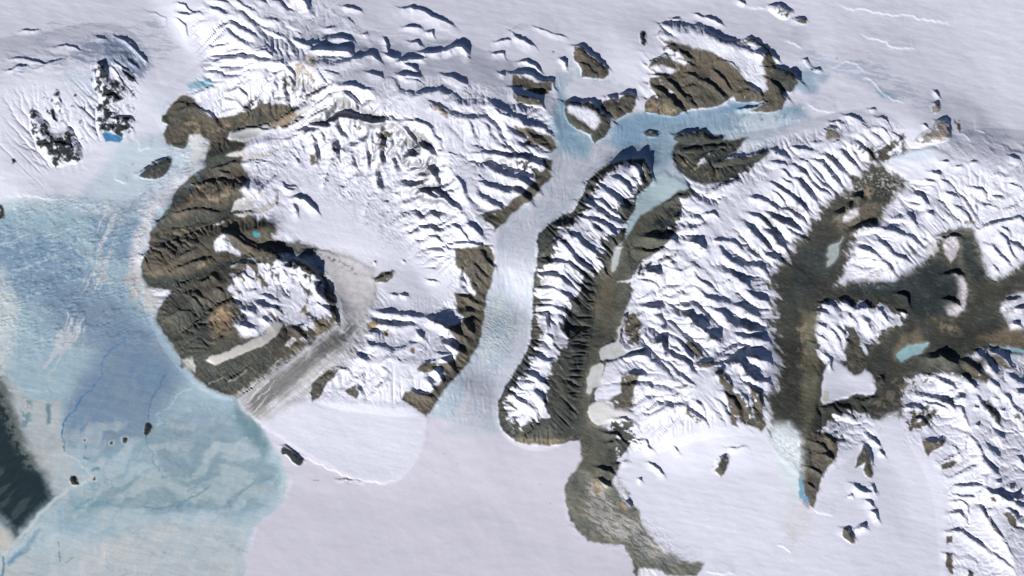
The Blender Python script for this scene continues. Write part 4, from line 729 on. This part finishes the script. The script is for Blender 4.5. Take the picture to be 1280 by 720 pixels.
for s, h, lw, sw in HILL:
    p = pts(s); sl = crop(p, max(lw, sw) + 10); d, ex, ey, t, L_, _ = near(p, sl, False)
    cosb = (ex * LX + ey * LY) / (d + 1e-3)
    w = lw + (sw - lw) * sm(-0.6, 0.6, cosb)
    q = np.clip(1 - d / w, 0, 1)
    HB[sl] += h * (0.5 * q + 0.5 * q * q * (3 - 2 * q))
H += blur(HB, 4)
RG *= 0.45 + 0.75 * sm(-0.15, 0.35, fbm(X / 35, Y / 35, 3, 55))
H += RG * 0.6 + CR

# ---------------------------------------------------------------- running ice and melt water cut branching gullies into the relief
def blur_noise(s, r):
    return 0.7 * r.random(s) + 1.6 * (0.5 + fbm(X[::2, ::2] / 9, Y[::2, ::2] / 9, 3, 58)[:s[0], :s[1]])
def flow_carve(H, M, iters=5, K=0.35, mexp=0.45, seed=9):
    import heapq
    st = 2
    h = H[::st, ::st].astype(np.float64).copy(); m = M[::st, ::st]
    ny, nx = h.shape; N = ny * nx
    r = np.random.default_rng(seed); h += 0.25 * blur_noise(h.shape, r) * m
    act = (m > 0.05); act[:2] = act[-2:] = False; act[:, :2] = act[:, -2:] = False
    actf = act.ravel(); mf = m.ravel()
    offs = [(-1, 0), (1, 0), (0, -1), (0, 1), (-1, -1), (-1, 1), (1, -1), (1, 1)]
    rim = act.copy()
    for dy, dx in offs: rim |= np.roll(np.roll(act, dy, 0), dx, 1)
    rim &= ~act
    lin = [dy * nx + dx for dy, dx in offs]
    al = actf.tolist()
    h0 = h.copy(); eps = (1e-4 + 0.03 * r.random(N)).tolist()
    for it in range(iters):
        hf = h.ravel().tolist(); fill = hf[:]
        done = (~actf).tolist(); par = list(range(N)); order = []
        heap = [(hf[i], i) for i in np.nonzero(rim.ravel())[0].tolist()]; heapq.heapify(heap)
        push, pop = heapq.heappush, heapq.heappop
        while heap:
            v, i = pop(heap)
            if al[i]: order.append(i)
            for o in lin:
                j = i + o
                if 0 <= j < N and not done[j]:
                    done[j] = True; par[j] = i
                    w = hf[j]
                    if w <= v: w = v + eps[j]
                    fill[j] = w; push(heap, (w, j))
        F_ = np.array(fill).reshape(ny, nx)
        best = np.zeros((ny, nx)); rec = np.array(par).reshape(ny, nx).copy(); ii = np.arange(N).reshape(ny, nx)
        for (dy, dx) in offs:
            nb = np.roll(np.roll(F_, -dy, 0), -dx, 1); s = (F_ - nb) / math.hypot(dx, dy)
            k = (s > best) & act; best[k] = s[k]; rec[k] = (ii + dy * nx + dx)[k]
        rec = rec.ravel().tolist()
        A = np.where(actf, 1.0, 0.0).tolist()
        for i in reversed(order): A[rec[i]] += A[i]
        dist = [math.hypot(1, 1) if abs(rec[i] - i) not in (1, nx) else 1.0 for i in range(N)]
        kk = (K * np.power(np.maximum(np.array(A), 1), mexp) * mf).tolist()
        hh = hf
        for i in order:
            j = rec[i]
            if fill[j] < fill[i]:
                c = kk[i] / (dist[i] * st)
                if hh[j] < hh[i]: hh[i] = (hh[i] + c * hh[j]) / (1 + c)
        h = np.array(hh).reshape(ny, nx)
        # a little creep keeps slopes walkable
        lap = (np.roll(h, 1, 0) + np.roll(h, -1, 0) + np.roll(h, 1, 1) + np.roll(h, -1, 1) - 4 * h)
        h = h + 0.04 * lap * m
        h += 0.10 * (h0 - h) * 0      # no regrowth
    d = h - h0
    # back to the full grid, bilinear
    yy = np.arange(H.shape[0]) / st; xx = np.arange(H.shape[1]) / st
    y0 = np.clip(yy.astype(int), 0, ny - 2); x0 = np.clip(xx.astype(int), 0, nx - 2)
    fy = (yy - y0)[:, None]; fx = (xx - x0)[None]
    a = d[y0][:, x0]; b = d[y0][:, x0 + 1]; c = d[y0 + 1][:, x0]; e = d[y0 + 1][:, x0 + 1]
    return ((a * (1 - fx) + b * fx) * (1 - fy) + (c * (1 - fx) + e * fx) * fy).astype(F)

CARVE = blur(np.isin(LAB, [L_WEST, L_PEN, L_MID, L_EAST, L_SE, L_ISL]).astype(F), 2.5) + 0.45 * blur((LAB == L_NW).astype(F), 2.5)
for s in ("250,5 330,0 420,0 470,50 480,85 400,95 330,74 255,82 230,40",): sl, d = inside(pts(s), 14); CARVE[sl] = np.maximum(CARVE[sl], 0.75 * sm(-10, 12, d))
CARVE = np.clip(CARVE * 1.4 - 0.3, 0, 1) + 0.7 * np.clip(blur(outc, 2) * 1.4 - 0.4, 0, 1)
for s, k in (("350,215 375,212 400,245 440,262 470,290 520,320 560,345 570,370 480,385 460,340 430,320 370,300 345,280", 0.03), ("495,500 560,470 560,430 530,430 500,470", 0.6),
             ("400,40 640,50 690,90 660,125 560,105 450,112", 0.0), ("1150,150 1350,150 1350,215 1230,200 1180,195", 0.0), ("490,395 560,400 545,440 500,470 470,450", 0.5),
             ("100,180 190,180 190,250 0,250 0,205 60,210", 0.15), ("0,60 110,40 185,60 190,100 120,92 0,110", 0.0),
             ("800,540 960,520 960,560 800,580", 0.2), ("180,170 262,180 330,210 300,300 400,340 300,498 200,420 170,340", 0.55),
             ("1120,185 1200,190 1240,300 1180,280 1130,250", 0.6), ("880,240 960,215 1000,240 940,300 880,290", 0.6), ("1190,560 1350,560 1350,790 1190,790", 0.7)):
    sl, d = inside(pts(s), 14); CARVE[sl] *= 1 - (1 - k) * sm(-10, 12, d)
sl, d = inside(pts("365,145 430,130 560,190 605,290 540,290 430,245 380,215 340,200 310,260 300,200"), 14); CARVE[sl] *= 1 + 0.9 * sm(-10, 12, d)
CARVE *= np.where(LAB == L_PEN, 0.6, 1)
CARVE *= np.where(LAB == L_MID, 0.8, 1)
CARVE *= 0.35 + 1.1 * sm(-0.25, 0.3, fbm(X / 45, Y / 45, 3, 57))
H += flow_carve(H, CARVE, 6, 0.50, 0.5)
H += np.clip(CARVE, 0, 1) * (0.30 * ridged(*rot(RX, RY, 52, 10, 4.5), 3, 122, 0.6) + 0.10 * fbm(X / 3, Y / 3, 2, 123))
# broken rock: finer relief wherever bare rock shows
rb = blur(ROCK, 1.0)
H += rb * (0.55 * (ridged(*rot(RX, RY, 45, 18, 9), 3, 90, 0.5) - 0.55) + 0.12 * fbm(X / 4, Y / 4, 2, 91)) * np.where(np.isin(LAB, [L_VAL1, L_VAL2]), 0.35, 1)
flat = np.isin(LAB, [L_VAL1, L_VAL2]).astype(F); H += blur(flat, 2) * 0.2 * fbm(*rot(X, Y, 15, 9, 4), 3, 92)
# sheets: wind drifts, flow lines and crevasses
H += 0.7 * N_L + 0.15 * N_M + (0.13 - 0.09 * blur((LAB == L_SEA).astype(F), 8)) * fbm(*rot(X, Y, 12, 30, 7), 4, 93)
blu = blur((LAB == L_SHELF).astype(F), 6) * sm(480, 400, Y + 0.1 * X)
H += blu * (0.55 * ridged(*rot(X, Y, -18, 13, 3.4), 3, 94) + 0.16 * fbm(*rot(X, Y, 100, 20, 3), 3, 95)) * (0.4 + sm(-0.1, 0.3, N_M + 0.1))
gl_m = blur((LAB == L_GLAC).astype(F), 3)
H += gl_m * 0.16 * ridged(*rot(X + N_L * 30, Y, 15, 10, 3.0), 3, 121) * sm(-0.1, 0.3, N_M + 0.05)
H += gl_m * 0.30 * fbm(*rot(X + N_L * 30, Y, 100, 26, 3.5), 3, 96)
H += gl_m * sm(60, 20, np.hypot((X - 622) * 1.6, Y - 415)) * 0.25 * perlin(X / 2.5, Y / 1.8, 97)
# lakes and water lie level
for k, n in names.items():
    if n in ('frozen_lake',):
        m = blur((LAB == k).astype(F), 1.2); m = np.clip(m * 1.3, 0, 1)
        z = np.median(H[LAB == k]) - 0.4
        H = H * (1 - m) + z * m
m = blur((LAB == L_WATER).astype(F), 4); H = H * (1 - m) - 0.6 * m + 0.03 * m * fbm(X / 3, Y / 3, 2, 98)
# fade to level at the outer rim
edge = np.minimum(np.minimum(X - MX0, MX1 - X), np.minimum(Y - MY0, MY1 - Y))
H *= sm(0, 58, edge)
H = H * 0.94 + blur(H, 0.7) * 0.06

# ---------------------------------------------------------------- bare rock on steep faces, grain of every surface
gyy, gxx = np.gradient(blur(H, 0.8))
slope = np.hypot(gxx, gyy)
rocky = blur(np.clip(ROCK, 0, 1), 4)
snowish = sm(0.25, 0.5, ALB.mean(2))
al = blur(sm(0.50, 0.95, slope + N_P * 0.35), 0.7) * np.clip(rocky * 1.4, 0, 0.75) * blur(snowish, 1.0)
ALB = ALB * (1 - al[..., None]) + DK * al[..., None]
convex = H - blur(H, 4)
sp = sm(0.5, 1.3, convex) * sm(0.10, 0.30, fbm(X / 8, Y / 8, 4, 124, 0.6)) * np.clip(rocky * 1.6, 0, 1) * blur(snowish, 1.0) * 0.8
sp = blur(sp, 0.5)
ALB = ALB * (1 - sp[..., None]) + BR * sp[..., None]
ROCK = np.maximum(ROCK, al)
rk = blur(ROCK, 0.8) * (1 - sm(0.25, 0.5, ALB.mean(2)))
g1 = fbm(X / 4, Y / 4, 4, 101, 0.7); g2 = fbm(*rot(X, Y, 40, 9, 3), 3, 102); g3 = fbm(X / 30, Y / 30, 4, 103)
ALB *= (1 + rk * ((0.28 * g1 + 0.4 * g2) * (1 - 0.6 * blur(flat, 2)) + 0.5 * g3))[..., None]
warm = (rk * np.clip(g3 + 0.1 + 0.5 * g1, -0.5, 0.5))[..., None]
ALB *= 1 + warm * np.array([0.22, 0.08, -0.10], F)
# thin snow dusting caught in rock
dust = rk * sm(0.24, 0.42, fbm(*rot(RX, RY, 48, 8, 3), 4, 104, 0.6)) * 0.15 * (1 - flat)
ALB = ALB * (1 - dust[..., None]) + SNOW * 0.8 * dust[..., None]
vf = blur(flat, 1.5); str_ = sm(0.22, 0.45, fbm(*rot(X, Y + N_M * 10, 4, 16, 2), 3, 105)) * vf * 0.12
ALB = ALB * (1 - str_[..., None]) + col(150, 146, 138) * str_[..., None]
# thin drifts thinning out over the valley ground below the snow slopes, and paler fans
snw = blur(sm(0.35, 0.55, ALB.mean(2)), 7)
fade = vf * np.clip(snw * 2.2, 0, 1) * sm(-0.05, 0.4, fbm(*rot(RX, RY, 20, 12, 4), 4, 112, 0.6) + 0.1) * 0.55
ALB = ALB * (1 - fade[..., None]) + col(134, 131, 124) * fade[..., None]
fan = vf * (0.5 * fbm(X / 26, Y / 26, 5, 113, 0.6) + 0.35 * fbm(*rot(X + N_M * 14, Y, 75, 40, 7), 4, 114, 0.6))
ALB *= (1 + fan)[..., None]
lk = blur(np.isin(LAB, LAKES).astype(F), 0.7)
ALB *= (1 + lk * (0.22 * N_P + 0.10 * N_F))[..., None]
rim_ = np.clip(blur(np.isin(LAB, LAKES).astype(F), 1.8) - lk, 0, 1) * 1.2
ALB = ALB * (1 - rim_[..., None]) + col(140, 138, 132) * rim_[..., None]
# hairline cracks across the shelf
ck = sm(0.93, 0.985, 1 - np.abs(fbm(X / 46 + N_M * 0.5, Y / 60 + N_W1 * 0.3, 3, 115, 0.4)) * 1.6) * blur((LAB == L_SHELF).astype(F), 3) * sm(-0.1, 0.25, fbm(X / 60, Y / 60, 2, 116)) * 0.32
ALB = ALB * (1 - ck[..., None]) + col(106, 142, 168) * ck[..., None]
# blue ice mottling
isblue = blur(np.isin(LAB, [L_SHELF]).astype(F), 5)
bt = fbm(*rot(X + N_M * 12, Y + N_W1 * 6, -70, 40, 9), 5, 106, 0.6); bt2 = fbm(*rot(X + N_W2 * 6, Y, -12, 18, 4), 4, 107, 0.65)
up = sm(470, 380, Y + 0.3 * X - 40)
tone = isblue * (0.20 * bt + 0.20 * bt2 * (0.25 + up) + 0.08 * N_L)
ALB *= 1 + tone[..., None] * np.array([1.25, 0.65, 0.2], F)
bl_dk = isblue * up * sm(0.18, 0.42, bt2 + 0.4 * N_P) * 0.55
ALB = ALB * (1 - bl_dk[..., None]) + col(112, 156, 190) * bl_dk[..., None]
isgl = blur((LAB == L_GLAC).astype(F), 4)
gt = fbm(*rot(X + N_L * 40, Y + N_M * 8, 108, 50, 6), 4, 108)
ALB *= 1 + (isgl * (0.18 * gt + 0.13 * fbm(*rot(X + N_L * 40 + N_M * 4, Y, 106, 70, 2.6), 4, 120, 0.6)))[..., None] * np.array([1.1, 0.6, 0.15], F)
dg = blur((LAB == L_DEB).astype(F), 1.5)
ALB *= (1 + dg * (0.15 + 0.6 * sm(380, 440, Y)) * fbm(*rot(X + N_W1 * 3, Y, -42, 60, 2.2), 4, 109, 0.6) * 0.8 + 0.25 * dg * N_P)[..., None]
sn = sm(0.4, 0.6, ALB.mean(2))
ALB *= (1 + sn * (0.018 * g3 + 0.018 * fbm(*rot(X, Y, 14, 60, 10), 4, 110)))[..., None]
wm = (LAB == L_WATER).astype(F); ALB *= (1 + blur(wm, 3) * (0.35 * fbm(*rot(X, Y, -35, 22, 4), 4, 111) ))[..., None]
ALB = np.clip(ALB, 0.01, 0.9)

# ---------------------------------------------------------------- materials
def material(name, rough, bump, scale, tint):
    m = bpy.data.materials.new(name); m.use_nodes = True
    nt = m.node_tree; n = nt.nodes; n.clear(); L = nt.links.new
    out = n.new('ShaderNodeOutputMaterial'); bs = n.new('ShaderNodeBsdfPrincipled'); L(bs.outputs[0], out.inputs[0])
    bs.inputs['Roughness'].default_value = rough
    bs.inputs['Specular IOR Level'].default_value = 0.2
    at = n.new('ShaderNodeAttribute'); at.attribute_name = 'ground_colour'
    geo = n.new('ShaderNodeNewGeometry')
    n1 = n.new('ShaderNodeTexNoise'); n1.inputs['Scale'].default_value = scale; n1.inputs['Detail'].default_value = 5; n1.inputs['Roughness'].default_value = 0.65
    L(geo.outputs['Position'], n1.inputs['Vector'])
    mr = n.new('ShaderNodeMapRange'); mr.inputs['From Min'].default_value = 0.3; mr.inputs['From Max'].default_value = 0.7
    mr.inputs['To Min'].default_value = 1 - tint; mr.inputs['To Max'].default_value = 1 + tint
    L(n1.outputs[0], mr.inputs['Value'])
    mx = n.new('ShaderNodeVectorMath'); mx.operation = 'SCALE'; L(at.outputs['Color'], mx.inputs[0]); L(mr.outputs[0], mx.inputs['Scale'])
    L(mx.outputs[0], bs.inputs['Base Color'])
    n2 = n.new('ShaderNodeTexNoise'); n2.inputs['Scale'].default_value = scale * 0.8; n2.inputs['Detail'].default_value = 6
    L(geo.outputs['Position'], n2.inputs['Vector'])
    bp = n.new('ShaderNodeBump'); bp.inputs['Strength'].default_value = 1.0; bp.inputs['Distance'].default_value = bump
    L(n2.outputs[0], bp.inputs['Height']); L(bp.outputs[0], bs.inputs['Normal'])
    return m
M = {'snow': material('snow', 0.7, 0.004, 3.0, 0.015), 'ice': material('blue_ice', 0.55, 0.006, 3.5, 0.04),
     'rock': material('rock', 0.95, 0.03, 5.0, 0.14), 'mountain': material('mountain', 0.85, 0.010, 5.0, 0.04), 'water': material('water', 0.35, 0.006, 6, 0.1)}
def mat_for(name, kind):
    return M[{'ice_sheet': 'snow', 'sea_ice': 'snow', 'snow_field': 'snow', 'ice_shelf': 'ice', 'open_water': 'water', 'valley_glacier': 'ice', 'mountains': 'mountain',
              'valley_floor': 'rock', 'glacier': 'ice', 'rock_outcrop': 'rock', 'islet': 'rock', 'frozen_lake': 'ice', 'ice_patch': 'ice'}[name]]

# ---------------------------------------------------------------- meshes: each object owns its patch of the relief
S = 0.1; CX, CY = 640, 360
cell = LAB[:-1, :-1]
gy_, gx_ = np.gradient(H)
NRM = np.stack([-gx_, gy_, np.ones_like(H)], -1); NRM /= np.linalg.norm(NRM, axis=-1, keepdims=True)
idx = np.arange(NY * NX).reshape(NY, NX)
COL_ = bpy.context.scene.collection
Xf, Yf, Hf = X.ravel(), Y.ravel(), H.ravel()
Af = ALB.reshape(-1, 3); Nf = NRM.reshape(-1, 3)
BRIGHT = blur(sm(0.22, 0.45, ALB.mean(2)), 1.3)[:-1, :-1] > 0.55
def patch_mesh(name, sel, origin, skirt, mat):
    cy, cx = sel
    q = np.stack([idx[cy, cx], idx[cy + 1, cx], idx[cy + 1, cx + 1], idx[cy, cx + 1]], 1)
    u, inv = np.unique(q, return_inverse=True); faces = inv.reshape(q.shape).astype(np.int32)
    co = np.stack([(Xf[u] - CX) * S - origin[0], (CY - Yf[u]) * S - origin[1], Hf[u] * S - origin[2]], 1).astype(F)
    nrm = Nf[u]; alb = Af[u]
    if skirt:        # solid bodies go down into the ground
        e = np.concatenate([faces[:, [0, 1]], faces[:, [1, 2]], faces[:, [2, 3]], faces[:, [3, 0]]])
        key = e[:, 0].astype(np.int64) * len(u) + e[:, 1]; rk_ = e[:, 1].astype(np.int64) * len(u) + e[:, 0]
        be = e[~np.isin(key, rk_)]
        bu, bi = np.unique(be, return_inverse=True); bi = bi.reshape(be.shape)
        low = co[bu].copy(); low[:, 2] -= 0.5
        base = len(co)
        co = np.concatenate([co, low]); nrm = np.concatenate([nrm, nrm[bu]]); alb = np.concatenate([alb, alb[bu]])
        faces = np.concatenate([faces, np.stack([be[:, 1], be[:, 0], base + bi[:, 0], base + bi[:, 1]], 1).astype(np.int32)])
    me = bpy.data.meshes.new(name)
    me.vertices.add(len(co)); me.vertices.foreach_set('co', co.ravel())
    nf = len(faces); me.loops.add(nf * 4); me.loops.foreach_set('vertex_index', faces.ravel())
    me.polygons.add(nf); me.polygons.foreach_set('loop_start', np.arange(0, nf * 4, 4, dtype=np.int32))
    me.update(calc_edges=True)
    a = me.attributes.new('ground_colour', 'FLOAT_COLOR', 'POINT')
    a.data.foreach_set('color', np.concatenate([alb, np.ones((len(alb), 1), F)], 1).astype(F).ravel())
    me.polygons.foreach_set('use_smooth', np.ones(nf, bool))
    me.normals_split_custom_set_from_vertices(nrm.astype(F))
    me.materials.append(mat)
    o = bpy.data.objects.new(name, me); COL_.objects.link(o); return o
for k, (name, kind, lab, cat, group) in OBJ.items():
    own = cell == k
    if own.sum() < 3:
        print('EMPTY', name, lab); continue
    origin = (0, 0, 0)
    if kind is None:
        vv = idx[:-1, :-1][own]
        origin = ((Xf[vv].mean() - CX) * S, (CY - Yf[vv].mean()) * S, Hf[vv].min() * S)
    skirt = name in ('mountains', 'glacier', 'rock_outcrop', 'islet', 'frozen_lake', 'ice_patch')
    cap = own & BRIGHT
    split = name == 'rock_outcrop' and cap.sum() > 70 and (own & ~BRIGHT).sum() > 70
    o = patch_mesh(name, np.nonzero(own & ~BRIGHT if split else own), origin, skirt, mat_for(name, kind))
    o.location = origin
    if split:
        c = patch_mesh('snow_cap', np.nonzero(cap), origin, skirt, M['mountain']); c.parent = o
    if kind: o['kind'] = kind
    if lab: o['label'] = lab
    if cat: o['category'] = cat
    if group: o['group'] = group

# the land beyond the mapped relief, out to the horizon
bx0, bx1 = (MX0 - CX) * S, (MX1 - CX) * S; by0, by1 = (CY - MY1) * S, (CY - MY0) * S
xs = [-3000, -600, bx0, bx1, 600, 3000]; ys = [-3000, -600, by0, by1, 600, 3000]
vs = [(x, y, 0) for y in ys for x in xs]; fs = []
for j in range(5):
    for i in range(5):
        if i == 2 and j == 2: continue
        a = j * 6 + i; fs.append((a, a + 1, a + 7, a + 6))
me = bpy.data.meshes.new('ground'); me.from_pydata(vs, [], fs)
a = me.attributes.new('ground_colour', 'FLOAT_COLOR', 'POINT'); a.data.foreach_set('color', np.tile(np.array([*SNOW, 1], F), len(vs)))
me.materials.append(M['snow'])
o = bpy.data.objects.new('ground', me); COL_.objects.link(o); o['kind'] = 'structure'; o['label'] = 'snow plain beyond the mountains out to the horizon'

# ---------------------------------------------------------------- light, sky, camera
sc = bpy.context.scene
w = bpy.data.worlds.new('World'); sc.world = w; w.use_nodes = True
nt = w.node_tree; bg = nt.nodes['Background']; sky = nt.nodes.new('ShaderNodeTexSky'); sky.sky_type = 'NISHITA'
sky.sun_disc = False; sky.sun_elevation = SUN_EL; sky.altitude = 9000; sky.air_density = 1.0; sky.dust_density = 0.3
sun_dir = (-math.sin(SUN_AZ) * math.cos(SUN_EL), -math.cos(SUN_AZ) * math.cos(SUN_EL), math.sin(SUN_EL))   # towards the sun
sky.sun_rotation = math.atan2(sun_dir[0], sun_dir[1])
nt.links.new(sky.outputs[0], bg.inputs[0]); bg.inputs[1].default_value = 0.05
sl_ = bpy.data.lights.new('sun', 'SUN'); sl_.energy = 5.0; sl_.angle = math.radians(0.5); sl_.color = (1.0, 0.965, 0.92)
so = bpy.data.objects.new('sun', sl_); COL_.objects.link(so)
from mathutils import Vector
so.rotation_euler = Vector(sun_dir).to_track_quat('Z', 'Y').to_euler()
so.location = Vector(sun_dir) * 200
cam = bpy.data.cameras.new('camera'); co_ = bpy.data.objects.new('camera', cam); COL_.objects.link(co_)
cam.sensor_width = 36; D = 300.0; cam.lens = 36 * D / 128.0
co_.location = (0, 0, D); cam.clip_end = 10000; cam.clip_start = 1
sc.camera = co_
sc.view_settings.view_transform = 'Standard'; sc.view_settings.look = 'None'; sc.view_settings.exposure = 0.60; sc.view_settings.gamma = 1
sc.cycles.max_bounces = 3; sc.cycles.diffuse_bounces = 1
print('script time', time.time() - T0)
